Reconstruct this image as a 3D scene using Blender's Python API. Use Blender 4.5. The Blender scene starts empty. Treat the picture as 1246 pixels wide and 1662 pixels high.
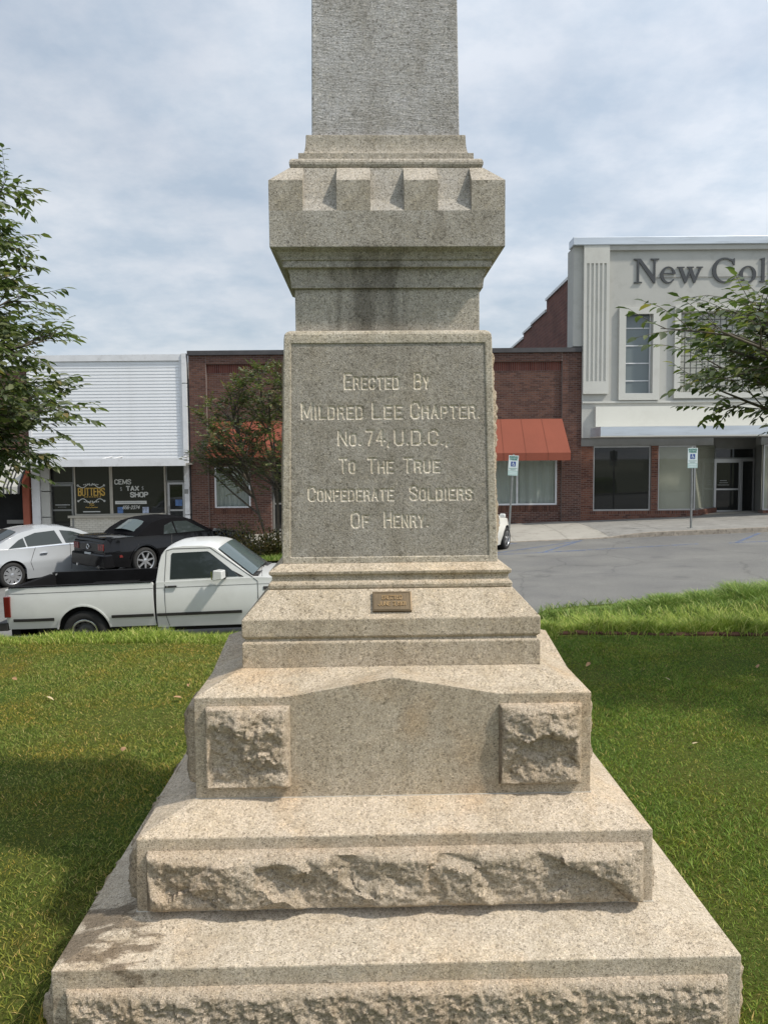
import bpy, bmesh, math, random
import numpy as np
from mathutils import Vector, Matrix, noise
R = math.radians
random.seed(7)
rng = np.random.default_rng(7)
S = bpy.context.scene
COL = S.collection

# ------------------------------------------------------------------ camera
PITCH, ROLL, EYE, FPX = R(3.9), R(0.5), 1.65, 1248.0
cam = bpy.data.cameras.new('camera')
cam.sensor_fit = 'VERTICAL'; cam.sensor_height = 24; cam.lens = 24 * FPX / 1662
cam.clip_start = 0.05; cam.clip_end = 4000
camo = bpy.data.objects.new('camera', cam); COL.objects.link(camo)
CM = Matrix.Rotation(R(90) - PITCH, 4, 'X') @ Matrix.Rotation(-ROLL, 4, 'Z')
camo.matrix_world = Matrix.Translation((0, 0, EYE)) @ CM
S.camera = camo

# ------------------------------------------------------------------ sky, sun, exposure
SUN_EL, SUN_AZ = 52.0, 111.5      # azimuth clockwise from +Y
W = bpy.data.worlds.new('World'); S.world = W; W.use_nodes = True
nt = W.node_tree; nt.nodes.clear()
def N(t, kind, **k):
    n = t.nodes.new(kind)
    for a, b in k.items():
        if a.startswith('i_'):
            key = a[2:]; key = int(key) if key.isdigit() else key.replace('_', ' ')
            n.inputs[key].default_value = b
        else: setattr(n, a, b)
    return n
def L(t, a, b): t.links.new(a, b)
sky = N(nt, 'ShaderNodeTexSky', sky_type='NISHITA', sun_disc=False, sun_elevation=R(SUN_EL), sun_rotation=R(SUN_AZ),
        air_density=1.2, dust_density=2.5, ozone_density=1.2)
tc = N(nt, 'ShaderNodeTexCoord')
sep = N(nt, 'ShaderNodeSeparateXYZ'); L(nt, tc.outputs['Generated'], sep.inputs[0])
zz = N(nt, 'ShaderNodeMath', operation='MAXIMUM', i_1=0.0); L(nt, sep.outputs[2], zz.inputs[0])
za = N(nt, 'ShaderNodeMath', operation='ADD', i_1=0.22); L(nt, zz.outputs[0], za.inputs[0])
dx = N(nt, 'ShaderNodeMath', operation='DIVIDE'); L(nt, sep.outputs[0], dx.inputs[0]); L(nt, za.outputs[0], dx.inputs[1])
dy = N(nt, 'ShaderNodeMath', operation='DIVIDE'); L(nt, sep.outputs[1], dy.inputs[0]); L(nt, za.outputs[0], dy.inputs[1])
cmb = N(nt, 'ShaderNodeCombineXYZ'); L(nt, dx.outputs[0], cmb.inputs[0]); L(nt, dy.outputs[0], cmb.inputs[1])
n1 = N(nt, 'ShaderNodeTexNoise', i_Scale=1.35, i_Detail=9.0, i_Roughness=0.52, i_Distortion=0.2); L(nt, cmb.outputs[0], n1.inputs['Vector'])
cr = N(nt, 'ShaderNodeValToRGB'); cr.color_ramp.elements[0].position = 0.34; cr.color_ramp.elements[1].position = 0.66
cr.color_ramp.elements[0].color = (0.58, 0.58, 0.58, 1); cr.color_ramp.elements[1].color = (0.93, 0.93, 0.93, 1)
L(nt, n1.outputs['Fac'], cr.inputs[0])
n2 = N(nt, 'ShaderNodeTexNoise', i_Scale=4.2, i_Detail=8.0, i_Roughness=0.6); L(nt, cmb.outputs[0], n2.inputs['Vector'])
cc = N(nt, 'ShaderNodeMix', data_type='RGBA'); cc.inputs['A'].default_value = (4.9, 5.65, 6.5, 1); cc.inputs['B'].default_value = (6.7, 7.05, 7.55, 1)
mr = N(nt, 'ShaderNodeMapRange', i_1=0.36, i_2=0.62); L(nt, n2.outputs['Fac'], mr.inputs[0])
L(nt, mr.outputs[0], cc.inputs['Factor'])
dsun = N(nt, 'ShaderNodeVectorMath', operation='DOT_PRODUCT'); L(nt, tc.outputs['Generated'], dsun.inputs[0])
dsun.inputs[1].default_value = (math.sin(R(SUN_AZ))*math.cos(R(SUN_EL)), math.cos(R(SUN_AZ))*math.cos(R(SUN_EL)), math.sin(R(SUN_EL)))
gl_ = N(nt, 'ShaderNodeMapRange', i_1=-0.1, i_2=1.0, i_3=0.94, i_4=1.55); L(nt, dsun.outputs['Value'], gl_.inputs[0])   # thin cloud glows towards the sun
ccs = N(nt, 'ShaderNodeVectorMath', operation='SCALE'); L(nt, cc.outputs['Result'], ccs.inputs[0]); L(nt, gl_.outputs[0], ccs.inputs['Scale'])
mx = N(nt, 'ShaderNodeMix', data_type='RGBA'); L(nt, cr.outputs[0], mx.inputs['Factor']); L(nt, sky.outputs[0], mx.inputs['A']); L(nt, ccs.outputs[0], mx.inputs['B'])
bg = N(nt, 'ShaderNodeBackground', i_Strength=0.1); L(nt, mx.outputs['Result'], bg.inputs[0])
wo = N(nt, 'ShaderNodeOutputWorld'); L(nt, bg.outputs[0], wo.inputs[0])
sun = bpy.data.lights.new('sun', 'SUN'); sun.energy = 3.15; sun.angle = R(2.6); sun.color = (1.0, 0.93, 0.82)
so = bpy.data.objects.new('sun', sun); COL.objects.link(so)
sd = Vector((math.sin(R(SUN_AZ)) * math.cos(R(SUN_EL)), math.cos(R(SUN_AZ)) * math.cos(R(SUN_EL)), math.sin(R(SUN_EL))))
so.rotation_euler = sd.to_track_quat('Z', 'Y').to_euler(); so.location = (20, -8, 30)
S.view_settings.view_transform = 'Standard'; S.view_settings.look = 'None'
S.view_settings.exposure = 0.31; S.view_settings.gamma = 1; S.view_settings.use_curve_mapping = False
S.render.engine = 'CYCLES'; S.cycles.max_bounces = 6; S.cycles.transparent_max_bounces = 8

# ------------------------------------------------------------------ helpers
def P(px, py, Y):
    """world point at depth Y seen where the photograph has (px, py)"""
    d = CM.to_3x3() @ Vector(((px - 623) / FPX, -(py - 831) / FPX, -1))
    return Vector((0, 0, EYE)) + d * (Y / d.y)
def FX(px, py, Y=28.0): return P(px, py, Y).x
def FZ(px, py, Y=28.0): return P(px, py, Y).z

class MB:
    def __init__(s): s.v = []; s.f = []; s.k = 0
    def add(s, vs, fs):
        b = len(s.v); s.v += [tuple(v) for v in vs]; s.f += [tuple(i + b for i in f) for f in fs]; return s
    def box(s, x0, x1, y0, y1, z0, z1):
        return s.add([(x0,y0,z0),(x1,y0,z0),(x1,y1,z0),(x0,y1,z0),(x0,y0,z1),(x1,y0,z1),(x1,y1,z1),(x0,y1,z1)],
              [(0,3,2,1),(4,5,6,7),(0,1,5,4),(1,2,6,5),(2,3,7,6),(3,0,4,7)])
    def rings(s, prof, cap0=True, cap1=True):
        """square rings (half width, z) stacked"""
        vs = []; fs = []
        for h, z in prof: vs += [(-h,-h,z),(h,-h,z),(h,h,z),(-h,h,z)]
        for i in range(len(prof) - 1):
            for j in range(4):
                a = i*4 + j; b = i*4 + (j+1) % 4; fs.append((a, b, b+4, a+4))
        if cap0: fs.append((3,2,1,0))
        n = (len(prof)-1)*4
        if cap1: fs.append((n, n+1, n+2, n+3))
        return s.add(vs, fs)
    def tube(s, p, q, r0, r1=None, n=8, cap=True):
        r1 = r0 if r1 is None else r1
        p = Vector(p); q = Vector(q); d = (q - p)
        if d.length < 1e-6: return s
        a = d.normalized().orthogonal().normalized(); b = d.normalized().cross(a)
        vs = []; fs = []
        for i in range(n):
            t = 2*math.pi*i/n; o = a*math.cos(t) + b*math.sin(t)
            vs.append(p + o*r0); vs.append(q + o*r1)
        for i in range(n):
            j = (i+1) % n; fs.append((2*i, 2*j, 2*j+1, 2*i+1))
        if cap: fs.append(tuple(2*i for i in reversed(range(n)))); fs.append(tuple(2*i+1 for i in range(n)))
        return s.add(vs, fs)
    def lathe_y(s, prof, c=(0,0,0), n=28):
        """profile (radius, y) turned about the Y axis"""
        vs = []; fs = []; m = len(prof)
        for i in range(n):
            t = 2*math.pi*i/n
            for r, y in prof: vs.append((c[0]+r*math.cos(t), c[1]+y, c[2]+r*math.sin(t)))
        for i in range(n):
            j = (i+1) % n
            for k in range(m-1): fs.append((i*m+k, i*m+k+1, j*m+k+1, j*m+k))
        return s.add(vs, fs)
    def stroke(s, a, b, hw, y, d):
        """flat bar in the XZ plane from a to b, front at y"""
        a = Vector(a); b = Vector(b); u = (b-a)
        u = u.normalized() if u.length > 1e-9 else Vector((1,0)); n = Vector((-u.y, u.x))
        a = a - u*hw*.6; b = b + u*hw*.6
        s.k = (s.k + 1) % 7; yy = y - s.k*0.0003
        c = [a-n*hw, b-n*hw, b+n*hw, a+n*hw]
        return s.add([(p.x, yy, p.y) for p in c] + [(p.x, y+d, p.y) for p in c], [(0,1,2,3),(7,6,5,4),(0,4,5,1),(1,5,6,2),(2,6,7,3),(3,7,4,0)])

WORG = {}
def mk(name, mesh, mat=None, parent=None, smooth=False):
    o = bpy.data.objects.new(name, mesh); COL.objects.link(o)
    if mat and mesh is not None and not mesh.materials: mesh.materials.append(mat)
    if parent: o.parent = parent
    if smooth and mesh: mesh.polygons.foreach_set('use_smooth', [True]*len(mesh.polygons))
    return o
def org(o):
    v = Vector((0,0,0))
    while o is not None: v += o.location; o = o.parent
    return v
def build(mb, name, mat, parent=None, smooth=False, world=True, bevel=0, fix=False, auto=None):
    """link an MB as one object; vertices given in world space are made local to the parent"""
    off = org(parent) if (parent and world) else Vector((0,0,0))
    me = bpy.data.meshes.new(name)
    vs = mb.v if off.length == 0 else [(a-off.x, b-off.y, c-off.z) for a, b, c in mb.v]
    me.from_pydata(vs, [], mb.f)
    if fix:
        bm = bmesh.new(); bm.from_mesh(me); bmesh.ops.remove_doubles(bm, verts=bm.verts, dist=1e-5); bmesh.ops.recalc_face_normals(bm, faces=bm.faces); bm.to_mesh(me); bm.free()
    me.update()
    o = mk(name, me, mat, parent, smooth)
    if auto: me.set_sharp_from_angle(angle=R(auto))
    if bevel:
        m = o.modifiers.new('bevel', 'BEVEL'); m.width = bevel; m.segments = 2; m.limit_method = 'ANGLE'; m.angle_limit = R(25)
    return o
def tag(o, label=None, cat=None, group=None, kind=None):
    if label: o['label'] = label
    if cat: o['category'] = cat
    if group: o['group'] = group
    if kind: o['kind'] = kind
    return o
def thing(name, loc, label, cat, group=None, rz=0):
    o = bpy.data.objects.new(name, None); COL.objects.link(o); o.location = loc; o.rotation_euler.z = rz
    o.empty_display_size = 0.2
    return tag(o, label, cat, group)
def rep(name, me, loc, parent, mat=None, rot=None, scale=None):
    o = mk(name, me, mat, parent); o.location = loc
    if rot is not None: o.rotation_euler = rot
    if scale is not None: o.scale = scale
    return o

# ------------------------------------------------------------------ materials
def new_mat(name):
    m = bpy.data.materials.new(name); m.use_nodes = True; t = m.node_tree
    return m, t, t.nodes['Principled BSDF']
def ramp(t, fac, stops):
    r = t.nodes.new('ShaderNodeValToRGB'); e = r.color_ramp.elements
    while len(e) < len(stops): e.new(0.5)
    for i, (p, c) in enumerate(stops):
        e[i].position = p; e[i].color = (c[0], c[1], c[2], 1) if len(c) == 3 else c
    t.links.new(fac, r.inputs[0]); return r.outputs[0]
def mul(t, a, b, f=1.0, mode='MULTIPLY'):
    m = t.nodes.new('ShaderNodeMix'); m.data_type = 'RGBA'; m.blend_type = mode
    if hasattr(f, 'links') or not isinstance(f, (int, float)): t.links.new(f, m.inputs['Factor'])
    else: m.inputs['Factor'].default_value = f
    for v, k in ((a, 'A'), (b, 'B')):
        if isinstance(v, tuple): m.inputs[k].default_value = (*v, 1) if len(v) == 3 else v
        else: t.links.new(v, m.inputs[k])
    return m.outputs['Result']
def tex(t, kind, vec, **k):
    n = N(t, kind, **k)
    if vec is not None: L(t, vec, n.inputs['Vector'])
    return n
def mat(name, col, rough=0.7, var=0.12, scale=3.0, bump=0.0, bscale=40.0, metal=0.0, coat=0.0, stretch=None, dirt=0.0, spec=None):
    m, t, b = new_mat(name)
    tcn = N(t, 'ShaderNodeTexCoord'); v = tcn.outputs['Object']
    if stretch:
        mp = N(t, 'ShaderNodeMapping'); mp.inputs['Scale'].default_value = stretch; L(t, v, mp.inputs[0]); v = mp.outputs[0]
    n = tex(t, 'ShaderNodeTexNoise', v, i_Scale=scale, i_Detail=6.0, i_Roughness=0.6)
    lo = tuple(c*(1-var) for c in col); hi = tuple(min(1, c*(1+var)) for c in col)
    c = ramp(t, n.outputs['Fac'], [(0.3, lo), (0.7, hi)])
    if dirt:
        n3 = tex(t, 'ShaderNodeTexNoise', v, i_Scale=scale*2.3, i_Detail=8.0, i_Roughness=0.7)
        f = ramp(t, n3.outputs['Fac'], [(0.52, (0,0,0)), (0.72, (dirt,)*3)])
        c = mul(t, c, (0.30, 0.27, 0.22), f)
    L(t, c, b.inputs['Base Color'])
    b.inputs['Roughness'].default_value = rough; b.inputs['Metallic'].default_value = metal
    if coat: b.inputs['Coat Weight'].default_value = coat; b.inputs['Coat Roughness'].default_value = 0.06
    if spec is not None: b.inputs['Specular IOR Level'].default_value = spec
    if bump:
        nb = tex(t, 'ShaderNodeTexNoise', v, i_Scale=bscale, i_Detail=5.0)
        bp = N(t, 'ShaderNodeBump', i_Strength=1.0, i_Distance=bump); L(t, nb.outputs['Fac'], bp.inputs['Height']); L(t, bp.outputs[0], b.inputs['Normal'])
    return m
def granite(name, tone=1.0, tint=(1, 1, 1), spk=1.0, bump=0.0012, stain_tone=None, tooled=False, orange=0.0, dark=0.55):
    m, t, b = new_mat(name)
    tcn = N(t, 'ShaderNodeTexCoord'); v = tcn.outputs['Object']
    vo = tex(t, 'ShaderNodeTexVoronoi', v, i_Scale=400.0*spk)
    sp = N(t, 'ShaderNodeSeparateColor'); L(t, vo.outputs['Color'], sp.inputs[0])
    k = tone
    grain = ramp(t, sp.outputs[0], [(0.0, (.15*k, .14*k, .125*k)), (0.07, (.23*k, .215*k, .185*k)), (0.15, (.38*k, .352*k, .303*k)), (0.55, (.445*k, .415*k, .36*k)), (0.8, (.50*k, .47*k, .42*k)), (1.0, (.62*k, .59*k, .54*k))])
    vb = tex(t, 'ShaderNodeTexVoronoi', v, i_Scale=125.0*spk)
    sb = N(t, 'ShaderNodeSeparateColor'); L(t, vb.outputs['Color'], sb.inputs[0])
    big = ramp(t, sb.outputs[1], [(0.0, (.66, .65, .63)), (0.14, (.94, .94, .94)), (0.8, (1.02, 1.02, 1.02)), (1.0, (1.18, 1.16, 1.12))])
    c = mul(t, grain, big)
    n = tex(t, 'ShaderNodeTexNoise', v, i_Scale=2.6, i_Detail=7.0, i_Roughness=0.62)
    c = mul(t, c, ramp(t, n.outputs['Fac'], [(0.28, (.84, .82, .78)), (0.52, (1, 1, 1)), (0.75, (1.06, 1.03, .97))]))
    n5 = tex(t, 'ShaderNodeTexNoise', v, i_Scale=14.0, i_Detail=6.0, i_Roughness=0.7)
    c = mul(t, c, ramp(t, n5.outputs['Fac'], [(0.34, (.84, .83, .80)), (0.55, (1, 1, 1))]))
    mps = N(t, 'ShaderNodeMapping'); mps.inputs['Scale'].default_value = (11, 11, 1.1); L(t, v, mps.inputs[0])
    n7 = tex(t, 'ShaderNodeTexNoise', mps.outputs[0], i_Scale=1.0, i_Detail=6.0, i_Roughness=0.6)
    g7 = N(t, 'ShaderNodeNewGeometry'); s7 = N(t, 'ShaderNodeSeparateXYZ'); L(t, g7.outputs['Normal'], s7.inputs[0])
    v7 = N(t, 'ShaderNodeMapRange', i_1=.5, i_2=.1, i_3=0.0, i_4=1.0); L(t, s7.outputs[2], v7.inputs[0])
    c = mul(t, c, ramp(t, n7.outputs['Fac'], [(0.34, (.88, .87, .85)), (0.54, (1, 1, 1)), (.7, (1.03, 1.03, 1.02))]), v7.outputs[0])
    if tint != (1, 1, 1): c = mul(t, c, tint)
    if orange:
        n6 = tex(t, 'ShaderNodeTexNoise', v, i_Scale=3.7, i_Detail=5.0, i_Roughness=0.6)
        f = ramp(t, n6.outputs['Fac'], [(0.5, (0,0,0)), (0.72, (orange,)*3)])
        c = mul(t, c, (1.0, .80, .58), f)
    if stain_tone: c = stain_tone(t, v, c)
    L(t, c, b.inputs['Base Color'])
    b.inputs['Roughness'].default_value = 0.85; b.inputs['Specular IOR Level'].default_value = 0.25
    bv = v
    if tooled:
        mp = N(t, 'ShaderNodeMapping'); mp.inputs['Scale'].default_value = (0.22, 0.22, 1.0); L(t, v, mp.inputs[0]); bv = mp.outputs[0]
    nb = tex(t, 'ShaderNodeTexNoise', bv, i_Scale=210.0 if not tooled else 150.0, i_Detail=4.0, i_Roughness=0.7)
    bp = N(t, 'ShaderNodeBump', i_Strength=1.0, i_Distance=bump); L(t, nb.outputs['Fac'], bp.inputs['Height'])
    L(t, bp.outputs[0], b.inputs['Normal'])
    return m
def island_mat(name, stops, rough=0.8, patch=None, trans=0.0, psc=1.2, bump=None):
    """colour picked per loose piece, with optional large patches"""
    m, t, b = new_mat(name)
    g = N(t, 'ShaderNodeNewGeometry')
    c = ramp(t, g.outputs['Random Per Island'], stops)
    if patch:
        tcn = N(t, 'ShaderNodeTexCoord')
        n = tex(t, 'ShaderNodeTexNoise', tcn.outputs['Object'], i_Scale=psc, i_Detail=6.0, i_Roughness=0.65)
        f = ramp(t, n.outputs['Fac'], [(patch[1], (0,0,0)), (patch[2], (1,1,1))])
        mm = N(t, 'ShaderNodeMix', data_type='RGBA', blend_type='MULTIPLY'); L(t, f, mm.inputs['Factor']); L(t, c, mm.inputs['A']); mm.inputs['B'].default_value = (*patch[0], 1)
        c = mm.outputs['Result']
    L(t, c, b.inputs['Base Color']); b.inputs['Roughness'].default_value = rough
    b.inputs['Specular IOR Level'].default_value = 0.3
    if trans:
        tr = N(t, 'ShaderNodeBsdfTranslucent'); L(t, c, tr.inputs[0])
        ms = N(t, 'ShaderNodeMixShader', i_0=trans); L(t, b.outputs[0], ms.inputs[1]); L(t, tr.outputs[0], ms.inputs[2])
        L(t, ms.outputs[0], t.nodes['Material Output'].inputs[0])
    return m
def glass_mat(name, col=(0.02, 0.025, 0.025), alpha=0.0, rough=0.03):
    """opaque dark glass (alpha 0) or see-through glass tinted by col"""
    m, t, b = new_mat(name)
    b.inputs['Base Color'].default_value = (*col, 1); b.inputs['Roughness'].default_value = rough
    if alpha:
        tr = N(t, 'ShaderNodeBsdfTransparent'); tr.inputs[0].default_value = (*col, 1)
        gl = N(t, 'ShaderNodeBsdfGlossy', i_Roughness=rough); gl.inputs[0].default_value = (.9, .95, .95, 1)
        lw = N(t, 'ShaderNodeLayerWeight'); fr = N(t, 'ShaderNodeMath', operation='POWER', i_1=4.0); L(t, lw.outputs['Facing'], fr.inputs[0])
        ad = N(t, 'ShaderNodeMath', operation='MULTIPLY_ADD', i_1=.6, i_2=1-alpha); L(t, fr.outputs[0], ad.inputs[0])
        ms = N(t, 'ShaderNodeMixShader'); L(t, ad.outputs[0], ms.inputs[0]); L(t, tr.outputs[0], ms.inputs[1]); L(t, gl.outputs[0], ms.inputs[2])
        L(t, ms.outputs[0], t.nodes['Material Output'].inputs[0])
    return m

# ------------------------------------------------------------------ block alphabet (strokes in a box one unit high)
def _g(w, *lines): return (w, lines)
G = {
 'A': _g(.62, [(0,0),(.31,1),(.62,0)], [(.12,.33),(.5,.33)]),
 'B': _g(.58, [(0,0),(0,1),(.42,1),(.54,.88),(.54,.64),(.42,.53),(0,.53)], [(.42,.53),(.58,.4),(.58,.13),(.44,0),(0,0)]),
 'C': _g(.6, [(.6,.72),(.6,.84),(.44,1),(.16,1),(0,.84),(0,.16),(.16,0),(.44,0),(.6,.16),(.6,.28)]),
 'D': _g(.6, [(0,0),(0,1),(.42,1),(.6,.84),(.6,.16),(.42,0),(0,0)]),
 'E': _g(.56, [(.56,1),(0,1),(0,0),(.56,0)], [(0,.53),(.42,.53)]),
 'F': _g(.54, [(.54,1),(0,1),(0,0)], [(0,.53),(.42,.53)]),
 'G': _g(.6, [(.6,.8),(.44,1),(.16,1),(0,.84),(0,.16),(.16,0),(.44,0),(.6,.16),(.6,.45),(.36,.45)]),
 'H': _g(.6, [(0,0),(0,1)], [(.6,0),(.6,1)], [(0,.52),(.6,.52)]),
 'I': _g(.06, [(.03,0),(.03,1)]),
 'J': _g(.5, [(.5,1),(.5,.16),(.36,0),(.14,0),(0,.16),(0,.25)]),
 'K': _g(.6, [(0,0),(0,1)], [(.6,1),(0,.42)], [(.2,.6),(.6,0)]),
 'L': _g(.54, [(0,1),(0,0),(.54,0)]),
 'M': _g(.78, [(0,0),(0,1),(.39,.12),(.78,1),(.78,0)]),
 'N': _g(.62, [(0,0),(0,1),(.62,0),(.62,1)]),
 'O': _g(.6, [(.16,0),(0,.16),(0,.84),(.16,1),(.44,1),(.6,.84),(.6,.16),(.44,0),(.16,0)]),
 'P': _g(.58, [(0,0),(0,1),(.42,1),(.58,.87),(.58,.62),(.42,.48),(0,.48)]),
 'R': _g(.6, [(0,0),(0,1),(.42,1),(.57,.87),(.57,.64),(.42,.52),(0,.52)], [(.34,.52),(.52,.40),(.6,0)]),
 'S': _g(.58, [(.58,.76),(.58,.86),(.44,1),(.15,1),(0,.86),(0,.68),(.58,.36),(.58,.14),(.44,0),(.15,0),(0,.14),(0,.24)]),
 'T': _g(.6, [(0,1),(.6,1)], [(.3,1),(.3,0)]),
 'U': _g(.6, [(0,1),(0,.16),(.16,0),(.44,0),(.6,.16),(.6,1)]),
 'V': _g(.6, [(0,1),(.3,0),(.6,1)]),
 'W': _g(.84, [(0,1),(.2,0),(.42,.9),(.64,0),(.84,1)]),
 'X': _g(.6, [(0,0),(.6,1)], [(0,1),(.6,0)]),
 'Y': _g(.6, [(0,1),(.3,.48),(.6,1)], [(.3,.48),(.3,0)]),
 '0': _g(.5, [(.14,0),(0,.16),(0,.84),(.14,1),(.36,1),(.5,.84),(.5,.16),(.36,0),(.14,0)]),
 '1': _g(.2, [(0,.8),(.14,1),(.14,0)]),
 '2': _g(.5, [(0,.8),(.14,1),(.36,1),(.5,.84),(.5,.64),(0,0),(.5,0)]),
 '3': _g(.5, [(0,.84),(.14,1),(.36,1),(.5,.86),(.5,.66),(.36,.53),(.18,.53)], [(.36,.53),(.5,.4),(.5,.14),(.36,0),(.14,0),(0,.16)]),
 '4': _g(.62, [(.42,0),(.42,1),(0,.33),(.62,.33)]),
 '5': _g(.5, [(.5,1),(0,1),(0,.56),(.36,.56),(.5,.42),(.5,.14),(.36,0),(0,.06)]),
 '6': _g(.5, [(.46,.9),(.36,1),(.14,1),(0,.84),(0,.16),(.14,0),(.36,0),(.5,.16),(.5,.4),(.36,.54),(0,.5)]),
 '7': _g(.56, [(0,1),(.56,1),(.2,0)]),
 '9': _g(.5, [(.04,.1),(.14,0),(.36,0),(.5,.16),(.5,.84),(.36,1),(.14,1),(0,.84),(0,.6),(.14,.46),(.5,.5)]),
 '.': _g(.05, [(.02,.03),(.04,.03)]),
 ',': _g(.08, [(.06,.05),(.0,-.14)]),
 '-': _g(.3, [(0,.5),(.3,.5)]),
 '$': _g(.5, [(.5,.8),(.36,.9),(.14,.9),(0,.78),(0,.62),(.5,.38),(.5,.22),(.36,.1),(.14,.1),(0,.2)], [(.25,1),(.25,0)]),
 '&': _g(.6, [(.6,0),(.1,.75),(.1,.9),(.25,1),(.4,.9),(.4,.75),(0,.3),(0,.12),(.15,0),(.35,0),(.6,.4)]),
}
def layout(text, x0, x1, small=1.0, gap=.24):
    """[(char, x, width scale, height factor)] filling x0..x1; letters after a word's first are `small` high"""
    items = []; cur = 0; first = True
    for ch in text:
        if ch == ' ': cur += .55; first = True; continue
        up = first or not ch.isalpha() or small == 1.0
        h = 1.0 if up else small
        if ch in '.,' : h = 1.0
        w = G[ch][0]*(h if h == 1 else h*1.0)
        items.append([ch, cur, h]); cur += w + gap; first = False if ch.isalpha() else True if ch in '.,' else first
    tot = cur - gap; k = (x1-x0)/tot
    return [(c, x0 + a*k, k, h) for c, a, h in items]
def text_mb(mb, text, x0, x1, z0, z1, hw, y, d=0.004, small=1.0, slant=0.0, gap=.24):
    for c, x, k, h in layout(text, x0, x1, small, gap):
        H = (z1-z0)*h
        for line in G[c][1]:
            for a, b in zip(line[:-1], line[1:]):
                f = lambda q: (x + q[0]*k*(h) + slant*q[1]*H, z0 + q[1]*H)
                mb.stroke(f(a), f(b), hw, y, d)
    return mb

# ================================================================== GROUND, ROAD, PAVEMENT
def sm(a, b, x):
    t = min(1, max(0, (x-a)/(b-a))); return t*t*(3-2*t)
def zroad(x): return -0.92 + 0.033*(max(-26, min(30, x))-3) - 0.055*max(0, min(6, -7-x))
KERB_NEAR, KERB_FAR, FRONT = 10.35, 23.2, 28.0
def zground(x, y):
    z = 0.012*math.sin(x*1.7+y*.8) + 0.01*math.sin(y*2.3-x)
    z -= 0.03*max(0, y-4)*0.2
    r = sm(0.6, 2.2, x)                                   # right side carries the planted bank
    left = -1.10*sm(6.9, 10.0, y)
    rise = 0.10 + 0.05*max(0, x-2.2)
    right = -0.13*sm(7.25, 7.8, y) - 0.16*sm(8.3, 8.9, y) - 0.9*sm(9.7, 10.3, y) + rise*sm(7.6, 8.6, y)*(1-sm(9.8, 10.3, y))
    z += left*(1-r) + right*r
    if y > 9.2:
        k = sm(9.6, 10.3, y); z = z*(1-k) + (zroad(x)+0.1)*k
    return z
def sheet(name, xs, ys, zf, m, kind='structure', parent=None):
    mb = MB(); nx = len(xs); ny = len(ys)
    mb.v = [(x, y, zf(x, y)) for y in ys for x in xs]
    mb.f = [(j*nx+i, j*nx+i+1, (j+1)*nx+i+1, (j+1)*nx+i) for j in range(ny-1) for i in range(nx-1)]
    o = build(mb, name, m, parent, smooth=True)
    return tag(o, kind=kind) if kind else o
def lin(a, b, n): return [a+(b-a)*i/(n-1) for i in range(n)]

# soil under the lawn
m, t, b = new_mat('lawn_soil')
tcn = N(t, 'ShaderNodeTexCoord')
na = tex(t, 'ShaderNodeTexNoise', tcn.outputs['Object'], i_Scale=60.0, i_Detail=8.0, i_Roughness=0.7)
nb_ = tex(t, 'ShaderNodeTexNoise', tcn.outputs['Object'], i_Scale=1.4, i_Detail=5.0)
c = ramp(t, na.outputs['Fac'], [(0.35, (.045, .060, .016)), (0.55, (.085, .11, .028)), (0.72, (.17, .155, .07))])
c = mul(t, c, ramp(t, nb_.outputs['Fac'], [(0.35, (.8, 1.0, .7)), (0.65, (1.25, 1.05, .9))]))
L(t, c, b.inputs['Base Color']); b.inputs['Roughness'].default_value = 1.0; b.inputs['Specular IOR Level'].default_value = .1
bp = N(t, 'ShaderNodeBump', i_Distance=0.02); L(t, na.outputs['Fac'], bp.inputs['Height']); L(t, bp.outputs[0], b.inputs['Normal'])
M_SOIL = m
sheet('lawn', lin(-14, 14, 90), lin(-6, 10.35, 110), zground, M_SOIL)
M_GROUND = mat('earth', (.10, .11, .06), rough=1, scale=.05)
sheet('ground', [-900, -300, -60, -26, 30, 60, 300, 900], [-900, -300, -60, -6.4, 10, 60, 300, 1500], lambda x, y: zroad(x) - 0.62, M_GROUND)

# asphalt
m, t, b = new_mat('asphalt')
tcn = N(t, 'ShaderNodeTexCoord'); v = tcn.outputs['Object']
n1_ = tex(t, 'ShaderNodeTexNoise', v, i_Scale=90.0, i_Detail=4.0)
n2_ = tex(t, 'ShaderNodeTexNoise', v, i_Scale=0.5, i_Detail=6.0, i_Roughness=.65)
mp = N(t, 'ShaderNodeMapping'); mp.inputs['Scale'].default_value = (.3, 1.1, 1); L(t, v, mp.inputs[0])
n3_ = tex(t, 'ShaderNodeTexNoise', mp.outputs[0], i_Scale=1.0, i_Detail=5.0)
c = ramp(t, n1_.outputs['Fac'], [(0.3, (.115, .115, .112)), (0.55, (.182, .182, .176)), (0.75, (.25, .25, .24))])
c = mul(t, c, ramp(t, n2_.outputs['Fac'], [(0.3, (.80, .80, .82)), (0.7, (1.15, 1.14, 1.1))]))
c = mul(t, c, ramp(t, n3_.outputs['Fac'], [(0.35, (.94, .94, .94)), (0.65, (1.04, 1.04, 1.04))]))
nw_ = tex(t, 'ShaderNodeTexNoise', v, i_Scale=1.3, i_Detail=4.0)
vw_ = N(t, 'ShaderNodeMix', data_type='RGBA'); vw_.inputs['Factor'].default_value = .30; L(t, v, vw_.inputs['A']); L(t, nw_.outputs['Color'], vw_.inputs['B'])
vo_ = tex(t, 'ShaderNodeTexVoronoi', vw_.outputs['Result'], feature='DISTANCE_TO_EDGE', i_Scale=.42)
c = mul(t, c, ramp(t, vo_.outputs['Distance'], [(0.0, (.76, .76, .76)), (0.003, (.84, .84, .84)), (0.008, (1, 1, 1))]))
np_ = tex(t, 'ShaderNodeTexNoise', v, i_Scale=.9, i_Detail=3.0)
c = mul(t, c, ramp(t, np_.outputs['Fac'], [(0.60, (1, 1, 1)), (0.74, (.74, .74, .76))]))
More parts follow.
